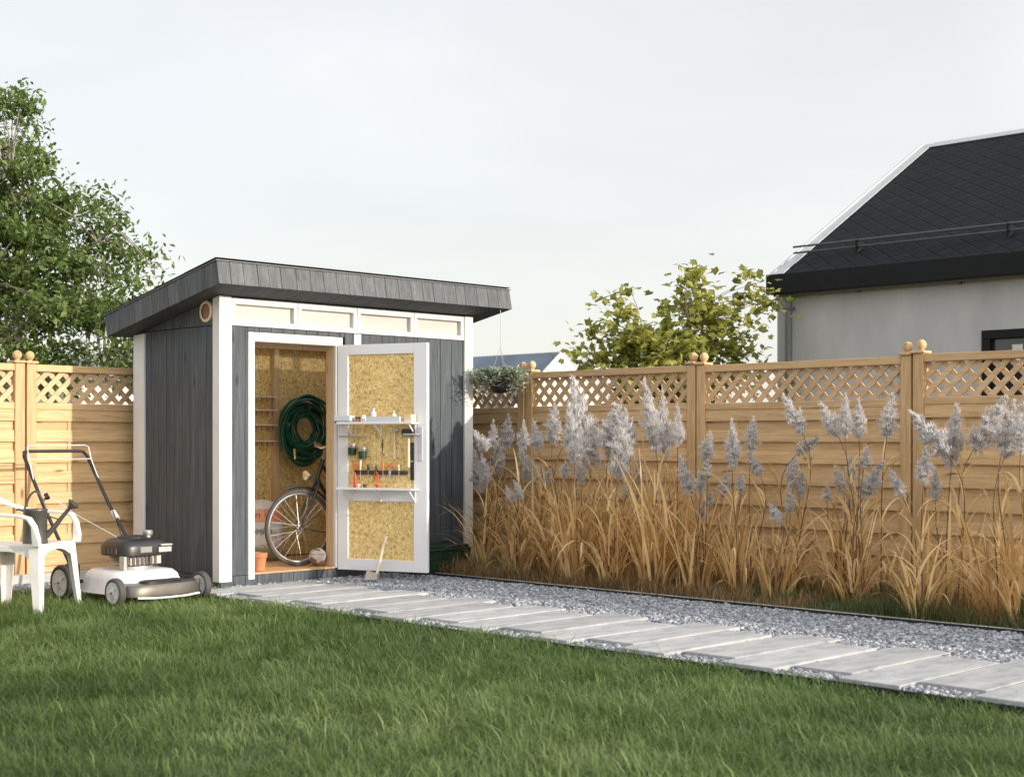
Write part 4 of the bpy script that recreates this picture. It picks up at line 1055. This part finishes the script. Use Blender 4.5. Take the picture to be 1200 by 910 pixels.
# deck: superellipse shell
def shell(mb, rings, n=48, ex=3.2, cy=0.0):
    k0 = len(mb.v)
    for (a, b, z) in rings:
        for k in range(n):
            u = 2*math.pi*k/n; c, s = math.cos(u), math.sin(u)
            mb.v.append((a*math.copysign(abs(c)**(2/ex), c), cy+b*math.copysign(abs(s)**(2/ex), s), z))
    for i in range(len(rings)-1):
        for k in range(n):
            l = (k+1) % n; mb.f.append((k0+i*n+k, k0+i*n+l, k0+(i+1)*n+l, k0+(i+1)*n+k))
    mb.f.append(tuple(k0+(len(rings)-1)*n+k for k in range(n)))
d = MB(); shell(d, [(.272,.34,.075),(.285,.352,.07),(.278,.345,.085),(.262,.33,.16),(.25,.318,.195),(.22,.29,.222),(.15,.21,.232)], ex=3.0, cy=.04)
d.build('deck', M['mower_white'], t, smooth=True)
d = MB(); shell(d, [(.265,.115,.06),(.29,.13,.065),(.29,.132,.12),(.27,.12,.145),(.2,.1,.15)], ex=3.4, cy=-.275)
d.build('front_apron', M['dark_steel'], t, smooth=True)
d = MB(); shell(d, [(.15,.06,.15),(.15,.06,.164),(.13,.05,.172)], ex=3, cy=-.3); shell(d, [(.09,.045,.15),(.085,.042,.19),(.06,.03,.2)], ex=3, cy=-.2)
d.build('front_handle', M['black'], t, smooth=True)
d = MB(); d.tube([(-.24,-.405,.062),(-.12,-.425,.055),(0,-.43,.054),(.12,-.425,.055),(.24,-.405,.062)], .008, 8); d.build('front_trim', M['mower_white'], t, smooth=True)
# engine
e = MB(); e.lathe([(.13,.23),(.13,.25),(.1,.255),(.1,.27)], (0,.02,0), 24)
for i in range(5): e.box(-.125,.135,-.105,.13,.272+i*.012,.278+i*.012)
e.box(-.09,.1,-.07,.1,.27,.335); e.box(.06,.13,-.118,-.106,.262,.322); e.box(-.11,.0,-.116,-.106,.26,.315)
e.build('engine', M['alu'], t, bevel=.003)
e = MB()
for i in range(6): e.box(-.1+i*.034,-.078+i*.034,-.122,-.1165,.262,.32)
e.build('cooling_fins', M['dark_steel'], t)
c = MB(); shell(c, [(.175,.165,.325),(.186,.176,.33),(.187,.177,.385),(.18,.17,.41),(.155,.145,.435),(.12,.11,.446)], ex=4.5, cy=.02)
c.build('engine_cover', M['black'], t, smooth=True)
c = MB(); c.lathe([(.1,.444),(.1,.452),(.088,.458),(.03,.459),(.0,.459)], (0,.04,0), 28)
for k in range(12):
    a = 2*math.pi*k/12; c.bar((.04*math.cos(a),.04+.04*math.sin(a),.46),(.08*math.cos(a),.04+.08*math.sin(a),.46),.008,.004)
c.build('starter_housing', M['black_matt'], t)
c = MB(); c.box(-.06,.03,-.1585,-.1545,.35,.39); c.build('badge', M['steel'], t)
c = MB()
for k in range(4): c.box(-.19,-.1855,-.07+k*.045,-.045+k*.045,.345,.38)
c.build('vent_slots', M['dark_steel'], t)
c = MB(); c.box(.075,.178,-.176,-.06,.345,.385); c.box(.09,.182,-.181,-.07,.39,.405); c.build('muffler', M['alu'], t, bevel=.006)
c = MB(); c.tube([(.15,.08,.4),(.15,.08,.47)], .024, 14); c.lathe([(.033,0),(.036,.004),(.036,.03),(.03,.036)], (.15,.08,.455), 18); c.build('fuel_cap', M['alu'], t, smooth=True)
c = MB(); c.tube([(-.145,-.09,.232),(-.145,-.09,.33)], .03, 14); c.build('oil_filter', M['steel'], t, smooth=True)
def mwheel(x, y, r, out):
    w = MB(); wd = .026
    w.lathe([(r*.72,-wd*.8),(r*.86,-wd),(r*.97,-wd*.75),(r,-wd*.35),(r,wd*.35),(r*.97,wd*.75),(r*.86,wd),(r*.72,wd*.8)], (x,y,r), 36, 'x')
    wo = w.build('wheel', M['rubber'] if r > .11 else M['tyre_grey'], t, smooth=True)
    for s in (-1, 1):
        h = MB(); h.lathe([(r*.735,s*wd*.55),(r*.735,s*wd*.9),(r*.66,s*wd*.94),(r*.62,s*wd*.86),(r*.3,s*wd*.88),(r*.22,s*wd*1.1),(r*.1,s*wd*1.15),(.001,s*wd*1.15)], (x,y,r), 32, 'x')
        for k in range(5):
            a = 2*math.pi*k/5; q = MB
            h.bar((x+s*wd*.86, y+r*.26*math.cos(a), r+r*.26*math.sin(a)), (x+s*wd*.86, y+r*.6*math.cos(a), r+r*.6*math.sin(a)), r*.12, wd*.25)
        h.build('rim', M['hub_grey'], wo, smooth=True)
    b = MB(); b.tube([(x-.04*out,y,r),(x+.034*out,y,r)], .008, 10); b.build('axle', M['black'], wo)
mwheel(-.335, -.29, .1, -1); mwheel(.335, -.29, .1, 1); mwheel(-.34, .36, .128, -1); mwheel(.34, .36, .128, 1)
b = MB(); b.bar((-.34,.36,.128),(.34,.36,.128),.025,.025); b.bar((-.31,-.29,.1),(.31,-.29,.1),.03,.05); b.box(.272,.306,-.32,-.24,.07,.15); b.box(-.306,-.272,-.32,-.24,.07,.15); b.build('axle_bar', M['dark_steel'], t, bevel=.003)
b = MB(); b.box(-.30,-.25,.28,.4,.1,.26); b.box(.25,.3,.28,.4,.1,.26); b.build('handle_bracket', M['black'], t, bevel=.01)
hp = [(-.268,.36,.22),(-.27,.42,.3),(-.258,.75,.66),(-.252,1.03,1.02),(-.235,1.06,1.055),(-.2,1.063,1.06),(.2,1.063,1.06),(.235,1.06,1.055),(.252,1.03,1.02),(.258,.75,.66),(.27,.42,.3),(.268,.36,.22)]
b = MB(); b.tube(hp, .0125, 12); b.build('handle', M['black_matt'], t, smooth=True, fix=False)
b = MB(); b.tube([(-.262,.86,.8),(-.248,.97,1.0),(-.245,1.0,1.09),(-.225,1.01,1.105),(.225,1.01,1.105),(.245,1.0,1.09),(.248,.97,1.0),(.262,.86,.8)], .0038, 8); b.tube([(-.249,.97,1.0),(.249,.97,1.0)], .003, 6); b.build('bail_bar', M['mower_white'], t, smooth=True, fix=False)
b = MB(); b.tube([(-.06,.1,.44),(-.15,.5,.6),(-.24,.86,.79)], .0025, 5); b.build('starter_cord', M['mower_white'], t)
b = MB(); b.tube([(.262,.8,.72),(.258,.7,.62),(.2,.5,.45),(.1,.2,.36)], .004, 6); b.build('cable', M['black'], t)
b = MB(); b.tube([(-.26,.77,.69),(-.225,.77,.72)], .009, 8); b.tube([(-.222,.755,.715),(-.222,.785,.745)], .016, 10); b.build('knob', M['black'], t); 
b = MB(); b.tube([(.262,.7,.6),(.262,.64,.55)], .02, 10); b.build('clip', M['hub_grey'], t)

# ------------------------------------------------------------------ plastic chair
t = thing('garden_chair', 'white plastic armchair with a black watering can on its seat', 'chair', (4.735, 9.55, 0), R(32.7))
def loft(mb, secs):
    """list of closed loops of equal length"""
    n = len(secs[0]); k0 = len(mb.v)
    for s_ in secs: mb.v += [tuple(p) for p in s_]
    for i in range(len(secs)-1):
        for k in range(n):
            l = (k+1) % n; mb.f.append((k0+i*n+k, k0+i*n+l, k0+(i+1)*n+l, k0+(i+1)*n+k))
    mb.f.append(tuple(k0+k for k in range(n-1,-1,-1))); mb.f.append(tuple(k0+(len(secs)-1)*n+k for k in range(n)))
b = MB(); rows = []
for j in range(13):
    v = j/12; y = -.25+.56*v; wv = .235-.02*v
    rows.append([(-wv+2*wv*i/12, y, .485-.022*math.sin(math.pi*v)*math.sin(math.pi*i/12)-.02*v+(.0 if j else -.012)) for i in range(13)])
for r_ in rows: b.v += r_
for j in range(12):
    for i in range(12): a = j*13+i; b.f.append((a, a+1, a+14, a+13))
so_ = b.build('seat', M['chair'], t, smooth=True); sd = so_.modifiers.new('thickness', 'SOLIDIFY'); sd.thickness = .014; sd.offset = -1
def apron(p0, p1, dep, th):   # curved apron under the seat edge
    b = MB(); p0 = Vector(p0); p1 = Vector(p1); nrm = (p1-p0).cross(Vector((0,0,1))).normalized()*th; secs = []
    for k in range(15):
        s = k/14; p = p0.lerp(p1, s); dd = dep*(.28+.72*abs(2*s-1)**2.4)
        secs.append([p-nrm, p+nrm, p+nrm-Vector((0,0,dd)), p-nrm-Vector((0,0,dd))])
    loft(b, secs); b.build('apron', M['chair'], t, smooth=True)
apron((-.237,-.252,.477),(.237,-.252,.477),.13,.005); apron((-.237,-.24,.476),(-.217,.31,.46),.12,.005); apron((.237,-.24,.476),(.217,.31,.46),.12,.005)
def leg(x, y, sx, sy, top, fx, fy):
    b = MB(); secs = []
    for k in range(9):
        s = k/8; px = x+fx*s; py = y+fy*s; z = top*(1-s)+.004*s; w1 = .082*(1-s)+.05*s; th = .008
        ax, ay = px, py; ix, iy = px-sx*w1, py-sy*w1
        secs.append([(ax,ay,z),(ix,ay,z),(ix,ay-sy*th,z),(ax-sx*th,ay-sy*th,z),(ax-sx*th,iy,z),(ax,iy,z)])
    loft(b, secs); b.build('leg', M['chair'], t, bevel=.003)
leg(-.245,-.262,-1,-1,.48,-.04,-.035); leg(.245,-.262,1,-1,.48,.04,-.035); leg(-.225,.27,-1,1,.47,-.05,.04); leg(.225,.27,1,1,.47,.05,.04)
for s in (-1, 1):
    path = [(s*.262,-.262,.47,0),(s*.272,-.262,.52,0),(s*.28,-.25,.61,.2),(s*.284,-.215,.662,.7),(s*.286,-.15,.678,1),(s*.284,0,.685,1),(s*.275,.16,.7,1),(s*.255,.29,.74,.8),(s*.235,.38,.8,.5)]
    secs = []
    P = [Vector(p[:3]) for p in path]
    for i, p in enumerate(P):
        tg = (P[min(i+1,len(P)-1)]-P[max(i-1,0)]).normalized(); sd_ = Vector((1,0,0)); up = sd_.cross(tg).normalized()
        w1 = .03 if i not in (0,1) else .038; h1 = .011 
        if i < 2: secs.append([p-sd_*.02-up*.026, p+sd_*.02-up*.026, p+sd_*.02+up*.026, p-sd_*.02+up*.026])
        else: secs.append([p-sd_*w1-up*h1, p+sd_*w1-up*h1, p+sd_*w1+up*h1, p-sd_*w1+up*h1])
    b = MB(); loft(b, secs); b.build('armrest', M['chair'], t, bevel=.006)
b = MB()
def backpt(u, v): return (u*(.215+.035*math.sin(v*2.6)), 
 .325+.12*v-.05*(u*u-.0)*-1*.0+.035*(1-u*u), .46+.42*v+.03*(1-u*u)*v)
for (u0, u1, v0, v1) in [(-1,-.82,0,1),(.82,1,0,1)]+[(-.66+.34*k,-.44+.34*k,.1,.85) for k in range(4)]+[(-1,1,.85,1),(-1,1,0,.1)]:
    m1, m2 = 10, 8; k0 = len(b.v)
    for j in range(m2+1):
        for i in range(m1+1): b.v.append(backpt(u0+(u1-u0)*i/m1, v0+(v1-v0)*j/m2))
    for j in range(m2):
        for i in range(m1): a = k0+j*(m1+1)+i; b.f.append((a, a+1, a+m1+2, a+m1+1))
bo = b.build('backrest', M['chair'], t, smooth=True); sd = bo.modifiers.new('thickness', 'SOLIDIFY'); sd.thickness = .014

# watering can on the seat
t = thing('watering_can', 'black metal watering can standing on the white chair seat', 'watering can', (4.795, 9.49, .4735), R(-40))
b = MB(); b.lathe([(.07,0),(.083,.0),(.085,.006),(.084,.03),(.081,.032),(.081,.225),(.084,.23),(.082,.24),(.078,.236),(.076,.02),(0,.015)], n=36); b.build('body', M['can'], t, smooth=True)
b = MB(); b.prism([(.0825*math.cos(a),.0825*math.sin(a)) for a in np.linspace(R(95),R(265),14)], .232, .237, 'z'); b.build('top_plate', M['can'], t)
b = MB(); b.tube([(.075,0,.05),(.12,0,.1),(.19,0,.19),(.235,0,.245)], [.022,.019,.014,.013], 14); b.tube([(.082,0,.19),(.165,0,.165)], .005, 8); b.build('spout', M['can'], t, smooth=True)
b = MB(); dr = Vector((.55,0,.6)).normalized(); c0 = Vector((.23,0,.24)); b.tube([c0, c0+dr*.012, c0+dr*.045, c0+dr*.05, c0+dr*.058], [.013,.018,.045,.046,.03], 22); b.build('rose', M['can'], t, smooth=True)
b = MB(); b.tube([(-.075+.15*s_, 0, .225+.135*math.sin(math.pi*s_)**.8) for s_ in np.linspace(0,1,17)], .0075, 10); b.tube([(-.08,0,.226),(-.11,0,.236),(-.13,0,.232)], .0075, 10); b.build('handle', M['can'], t, smooth=True)

# ------------------------------------------------------------------ houses beyond the fence
hx = 15.2
t = thing('house', 'neighbour house with black shingle roof and grey rendered wall at the right', 'house', (hx, 10.5, 0))
HO = Vector((hx, 10.5, 0))
w = MB(); wy0, wy1 = -6.0, 10.5; wx1 = 22.56
WY0, WY1, WZ0, WZ1 = 6.1, 7.76, .9, 2.41
w.box(hx, hx+.3, WY1, wy1, 0, 3.1); w.box(hx, hx+.3, wy0, WY0, 0, 3.1); w.box(hx, hx+.3, WY0, WY1, 0, WZ0); w.box(hx, hx+.3, WY0, WY1, WZ1, 3.1)
ridge = (18.88, 5.4)
for yy in (wy1-.3, wy0): w.prism([(hx+.3,0),(wx1-.3,0),(wx1-.3,3.1),(ridge[0],5.28),(hx+.3,3.2)], yy, yy+.3, 'y')
w.box(wx1-.3, wx1, wy0, wy1, 0, 3.1)
w.build('wall', M['render'], t, off=HO)
pitch = math.atan2(ridge[1]-3.22, ridge[0]-15.1); sl = math.hypot(ridge[1]-3.22, ridge[0]-15.1)
ry0, ry1 = -6.4, 10.52
rf = MB(); rf.box(0, sl, ry0-10.52, ry1-10.52, -.12, 0)
ro = rf.build('roof', M['shingle'], t); ro.location = Vector((15.1, 10.52, 3.22))-HO; ro.rotation_euler = (0, -pitch, 0)
v = MB(); v.box(-.02, sl-.01, -.15, .012, .004, .016); v.box(-.02, sl, .002, .03, -.16, .036); v.build('verge', M['verge'], ro, bevel=.004)
v = MB(); v.box(sl-.15, sl+.02, ry0-10.52, -.155, .004, .016); v.build('ridge_cap', M['verge'], ro, bevel=.004)
v = MB()
yv = -.9
for y in np.arange(-.95, -16, -1.95):
    v = MB(); v.prism([(.5,.001),(.72,.001),(.62,.14),(.57,.145)], y-.012, y+.012, 'y'); v.build('snow_guard_bracket', M['housemetal'], ro)
v = MB(); v.tube([(.6,-.02,.13),(.6,-16.3,.13)], .014, 8); v.tube([(.57,-.02,.06),(.57,-16.3,.06)], .014, 8)
v.build('snow_guard_rail', simple('rail_metal', (.12,.13,.14), .4, .5), ro)
rf = MB(); rf.box(-sl-.01, 0, ry0-10.5, .02, -.12, 0)
r2 = rf.build('roof', M['shingle'], t); r2.location = Vector((ridge[0]*2-15.1, 10.5, 3.22))-HO; r2.rotation_euler = (0, pitch, 0)
f = MB(); f.box(14.98, 15.1, ry0, ry1, 2.99, 3.235); f.box(15.101, hx+.1, ry0+.3, ry1-.02, 3.0, 3.05); fo = f.build('gutter_box', M['housemetal'], t, off=HO, bevel=.006)
f = MB(); f.tube([(15.09, ry0, 2.985),(15.09, ry1-.05, 2.985)], .022, 10)
for y in np.arange(9.3, -6, -1.3): f.box(15.1, hx-.001, y, y+.04, 2.95, 2.99)
f.build('gutter_lip', M['flash'], fo, off=HO)
f = MB(); f.tube([(15.12, 10.28, 0),(15.12, 10.28, 2.98)], .045, 14)
for z in (.8, 1.9, 2.8): f.box(15.07, hx, 10.23, 10.33, z, z+.03)
f.build('downpipe', M['flash'], t, off=HO, smooth=True)
wn = MB(); e = .1
wn.box(hx-.02, hx+.12, WY0, WY1, WZ1-e, WZ1); wn.box(hx-.02, hx+.12, WY0, WY1, WZ0, WZ0+e); wn.box(hx-.02, hx+.12, WY0, WY0+e, WZ0+e, WZ1-e); wn.box(hx-.02, hx+.12, WY1-e, WY1, WZ0+e, WZ1-e); wn.box(hx-.01, hx+.11, 6.88, 6.96, WZ0+e, WZ1-e)
wo = wn.build('window', M['housemetal'], t, off=HO, bevel=.006)
g = MB(); g.box(hx+.05, hx+.058, WY0+e, 6.88, WZ0+e, WZ1-e); g.box(hx+.05, hx+.058, 6.96, WY1-e, WZ0+e, WZ1-e)
g.build('pane', M['glass'], wo, off=HO)
for z_ in (2.18, 2.06): bl = MB(); bl.box(hx+.03, hx+.045, 7.3, 7.42, z_, z_+.06); bl.build('glass_reflection', M['white'], wo, off=HO)  # white slips in front of the glass stand in for its bright reflection

def far_house(x, y, rx, ry_len, wallh, pitch_rise, half, label, roofm, wallm, axis, hip=False):
    t = thing('house', label, 'house', (x, y, 0), 0 if axis == 'y' else R(90))
    # local: ridge along +y, gable end at y = 0
    w = MB(); w.prism([(-half+.2,0),(half-.2,0),(half-.2,wallh-.12+(pitch_rise+.12)*.35/(half+.15)+.03),(0,wallh+pitch_rise+.04),(-half+.2,wallh-.12+(pitch_rise+.12)*.35/(half+.15)+.03)] if not hip else [(-half+.2,0),(half-.2,0),(half-.2,wallh),(-half+.2,wallh)], -.012, ry_len-.12, 'y')
    w.build('wall', wallm, t)
    r = MB(); zt = wallh+pitch_rise; ze = wallh-.12
    if not hip:
        for s in (-1, 1):
            r.hexa([(s*(half+.15),0,ze),(0,0,zt),(0,ry_len,zt),(s*(half+.15),ry_len,ze),(s*(half+.15),0,ze+.05),(0,0,zt+.05),(0,ry_len,zt+.05),(s*(half+.15),ry_len,ze+.05)])
    else:
        h2 = half+.3
        r.add([(-h2,-.3,ze),(h2,-.3,ze),(h2,ry_len+.3,ze),(-h2,ry_len+.3,ze),(0,h2*.9,zt),(0,ry_len-h2*.9,zt)], [(0,1,4),(1,2,5,4),(2,3,5),(3,0,4,5),(3,2,1,0)])
    r.build('roof', roofm, t)
    wd = MB(); z0 = wallh*.35
    for k in range(3): wd.box(-half+.19, -half+.21, 1.5+k*3, 2.6+k*3, z0, z0+.8)
    wd.build('window', M['glass'], t)
    return t
t = far_house(40.2, 37.6, 0, 14, 1.6, 2.85, 3.6, 'distant house with blue grey roof and pale gable behind the hanging basket', M['blue_roof'], M['white_wall'], 'y')
t = far_house(20.6, 40.5, 0, 16, 3.0, 1.05, 2.6, 'distant grey roofed house behind the left tree', M['grey_roof'], M['white_wall'], 'y', True)
t.rotation_euler = (0,0,R(-90))
b = MB(); b.box(-.3,.3,7.5,8.1,3.6,4.25); b.box(-.36,.36,7.44,8.16,4.252,4.33); b.build('chimney', M['white_wall'], t)

# ------------------------------------------------------------------ trees
def leaf_cloud(P, size, seed, kind):
    g = np.random.default_rng(seed); n = len(P)
    if kind == 'maple':
        a = np.linspace(0, 2*np.pi, 11)[:-1]; rr = np.array([.5,.27,.52,.24,.46,.2,.46,.24,.52,.27])
        base = np.stack([rr*np.sin(a+np.pi/2+0), rr*np.cos(a+np.pi/2)*1, np.zeros(10)],1); base[:,2] = -np.abs(base[:,1])*.25
    else:
        base = np.array([(0,-.5,0),(.2,-.2,.05),(.24,.1,.06),(0,.5,-.06),(-.24,.1,.06),(-.2,-.2,.05)])
    m = len(base)
    az = g.uniform(0,6.283,n); tilt = g.normal(.15,.55,n) if kind == 'maple' else g.normal(.35,.6,n); rol = g.normal(0,.5,n); s = size*g.uniform(.6,1.25,n)
    B = base[None]*s[:,None,None]
    x, y, z = B[...,0], B[...,1], B[...,2]
    cr, sr = np.cos(rol)[:,None], np.sin(rol)[:,None]; x, z = x*cr+z*sr, -x*sr+z*cr
    ct, st = np.cos(tilt)[:,None], np.sin(tilt)[:,None]; y, z = y*ct+z*st, -y*st+z*ct
    ca, sa = np.cos(az)[:,None], np.sin(az)[:,None]; x, y = x*ca-y*sa, x*sa+y*ca
    V = np.stack([x,y,z],-1)+P[:,None]
    k = (np.arange(n)*m)[:,None]
    if kind == 'maple': T_ = np.concatenate([np.concatenate([k, k+i, k+i+1],1) for i in range(1, m-1)], 0); return V.reshape(-1,3), None, T_, np.repeat(np.arange(n), m)
    Q_ = np.concatenate([k+np.array([0,1,2,3]), k+np.array([0,3,4,5])], 0); return V.reshape(-1,3), Q_, None, np.repeat(np.arange(n), m)

def tree(name, label, cat, loc, H, lobes, nclump, per, lsize, spread, m, bark, seed, kind, trunk_r=.07, fork=.3, sparse=.0):
    g = np.random.default_rng(seed); rr = random.Random(seed)
    t = thing(name, label, cat, loc)
    # cluster centres inside the lobes, biased outwards
    C = []; wts = np.array([l[3]*l[4]*l[5] for l in lobes]); wts /= wts.sum()
    while len(C) < nclump:
        l = lobes[g.choice(len(lobes), p=wts)]; d = g.normal(size=3); d /= np.linalg.norm(d); r = g.random()**.42
        C.append(np.array(l[:3])+d*r*np.array(l[3:6]))
    C = np.array(C)
    tr = MB()
    tops = [(0,0,0)]; zf = H*fork
    tr.tube([(0,0,-.1),(.02,0,zf*.5),(0,.02,zf),(.03,.03,H*.55),(-.05,.06,H*.68),(.03,-.04,H*.78)], [trunk_r*1.3,trunk_r,trunk_r*.9,trunk_r*.5,trunk_r*.28,trunk_r*.08], 10)
    mains = []
    for k in range(11):
        c = C[rr.randrange(len(C))]; z0 = rr.uniform(zf*.8, H*.7); z0 = min(z0, max(zf*.7, c[2]-.2))
        p0 = np.array([0,0,z0]); mid = (p0+c)/2+np.array([0,0,.12*np.linalg.norm(c-p0)]); pts = []
        for s in np.linspace(0,1,7): pts.append(p0*(1-s)**2+2*mid*s*(1-s)+c*s*s+g.normal(0,.015,3))
        r0 = trunk_r*.5*(1-.4*z0/H); tr.tube(pts, [r0*(1-.8*i/6) for i in range(7)], 7); mains += pts[2:]
    mains = np.array(mains+[np.array([0,0,z]) for z in np.linspace(zf,H*.7,8)])
    for c in C:
        dd = np.linalg.norm(mains-c, axis=1)+.35*np.maximum(0, mains[:,2]-c[2]); p0 = mains[np.argmin(dd)]; mid = (p0+c)/2+np.array([0,0,.05])+g.normal(0,.03,3)
        r0 = trunk_r*.13; tr.tube([p0, mid, c], [r0, r0*.7, r0*.35], 5)
    tr.build('trunk', bark, t, smooth=True, fix=False)
    P = []
    for c in C:
        k = max(3, int(per*g.uniform(.4,1.5))); q = g.normal(0, 1, (k,3))*spread*g.uniform(.6,1.25)*np.array([1,1,.62]); P.append(c+q)
        # trailing sprays outwards
        if g.random() < .5:
            out = c/np.linalg.norm(c+1e-6); ks = int(g.integers(3,8)); s = np.linspace(.15,1,ks)[:,None]
            dirn = np.array([c[0], c[1], 0.25*H*g.normal()*.4]); dirn = dirn/(np.linalg.norm(dirn)+1e-6)
            P.append(c+dirn*s*spread*3.2+g.normal(0,.02,(ks,3))+np.array([0,0,-.08])*s*s)
    P = np.concatenate(P)
    V,Q_,T_,bi = leaf_cloud(P, lsize, seed+1, kind)
    np_mesh('crown', V, Q_, T_, m, g.random(len(P))[bi], t)
    return t
# tall broad-leaved tree behind the left fence
tl = at_depth_y(20, 0, 16.0)
tree('broadleaf_tree', 'tall light green broadleaf tree behind the left fence', 'tree', (tl.x, tl.y, 0), 5.6,
     [(0,0,2.6,1.75,1.75,1.1),(-.2,.1,3.6,1.25,1.25,.9),(-.25,.1,4.55,.72,.72,.85),(.75,-.75,2.9,.68,.68,.7),(.85,-.85,3.4,.5,.5,.45),(-.7,.7,3.5,1.3,1.3,1.2),(.1,0,5.15,.5,.5,.45),(-.1,.1,4.3,.85,.85,.8),(.25,-.25,3.9,.72,.72,.6)],
     450, 72, .088, .135, M['leaf'], M['pale_bark'], 91, 'leaf', .09, .22)
tm = at_depth_y(783, 0, 11.0)
tree('maple_tree', 'bushy yellow-green maple tree behind the fence, left of the dark house', 'tree', (tm.x, tm.y, 0), 3.3,
     [(0.00,0.00,2.01,0.85,0.85,0.6),(0.21,-0.21,2.65,0.42,0.42,0.45),(-0.25,0.25,2.60,0.42,0.42,0.45),(0.23,-0.23,3.16,0.2,0.2,0.28),(0.71,-0.71,2.92,0.26,0.26,0.26),(-0.60,0.60,2.33,0.3,0.3,0.42),(-0.71,0.71,1.85,0.26,0.26,0.22),(0.53,-0.53,2.33,0.38,0.38,0.5),(-0.23,0.23,3.07,0.16,0.16,0.18)],
     170, 24, .118, .12, M['maple'], M['bark'], 17, 'maple', .05, .3)

# ------------------------------------------------------------------ light, sky, camera
SAZ = Vector((.292, -.956, 0)).normalized(); SEL = R(14)
sund = Vector((SAZ.x*math.cos(SEL), SAZ.y*math.cos(SEL), math.sin(SEL)))
sl_ = bpy.data.lights.new('sun', 'SUN'); sl_.energy = 3.4; sl_.angle = R(.6); sl_.color = (1, .88, .73)
so = bpy.data.objects.new('sun', sl_); COL.objects.link(so); so.rotation_euler = (-sund).to_track_quat('-Z', 'Y').to_euler(); so.location = sund*30
wd = bpy.data.worlds.new('World'); scene.world = wd; wd.use_nodes = True; nt = wd.node_tree
bg = nt.nodes['Background']; sk = node(nt, 'ShaderNodeTexSky', sky_type='NISHITA'); sk.sun_disc = False
sk.sun_elevation = SEL; sk.sun_rotation = math.atan2(sund.x, sund.y); sk.dust_density = 1.5; sk.air_density = 1.0
L(nt, sk.outputs[0], bg.inputs[0]); bg.inputs[1].default_value = .045
# thin high cloud veil, brighter towards the sun
tc = node(nt, 'ShaderNodeTexCoord')
dt = node(nt, 'ShaderNodeVectorMath', operation='DOT_PRODUCT'); L(nt, tc.outputs['Generated'], dt.inputs[0]); dt.inputs[1].default_value = sund
mr = node(nt, 'ShaderNodeMapRange'); mr.inputs['From Min'].default_value = -.12; mr.inputs['From Max'].default_value = 1; mr.inputs['To Min'].default_value = .6; mr.inputs['To Max'].default_value = 1.55
L(nt, dt.outputs['Value'], mr.inputs[0])
mp = node(nt, 'ShaderNodeMapping'); mp.inputs['Scale'].default_value = (1.2,1.2,4.5); L(nt, tc.outputs['Generated'], mp.inputs[0])
nz = noise(nt, mp.outputs[0], 1.6, 6, .55, .6)
mr2 = node(nt, 'ShaderNodeMapRange'); mr2.inputs['From Min'].default_value = .3; mr2.inputs['From Max'].default_value = .7; mr2.inputs['To Min'].default_value = .92; mr2.inputs['To Max'].default_value = 1.06; L(nt, nz, mr2.inputs[0])
ml = node(nt, 'ShaderNodeMath', operation='MULTIPLY'); L(nt, mr.outputs[0], ml.inputs[0]); L(nt, mr2.outputs[0], ml.inputs[1])
b2 = node(nt, 'ShaderNodeBackground'); b2.inputs[0].default_value = (1,.978,.95,1); L(nt, ml.outputs[0], b2.inputs[1])
ad = node(nt, 'ShaderNodeAddShader'); L(nt, bg.outputs[0], ad.inputs[0]); L(nt, b2.outputs[0], ad.inputs[1]); L(nt, ad.outputs[0], nt.nodes['World Output'].inputs[0])
scene.view_settings.view_transform = 'Standard'; scene.view_settings.look = 'None'; scene.view_settings.exposure = .35; scene.view_settings.gamma = 1
cam = bpy.data.cameras.new('camera'); co = bpy.data.objects.new('camera', cam); COL.objects.link(co)
co.location = (0,0,EYE); co.rotation_euler = (R(90), 0, R(-45))
cam.sensor_width = 36; cam.lens = 51; cam.shift_y = (514-455)/1200; cam.clip_end = 1000
cam.dof.use_dof = True; cam.dof.focus_distance = 11.6; cam.dof.aperture_fstop = 4.0
scene.camera = co
scene.cycles.use_denoising = True; scene.cycles.max_bounces = 8; scene.cycles.transparent_max_bounces = 8
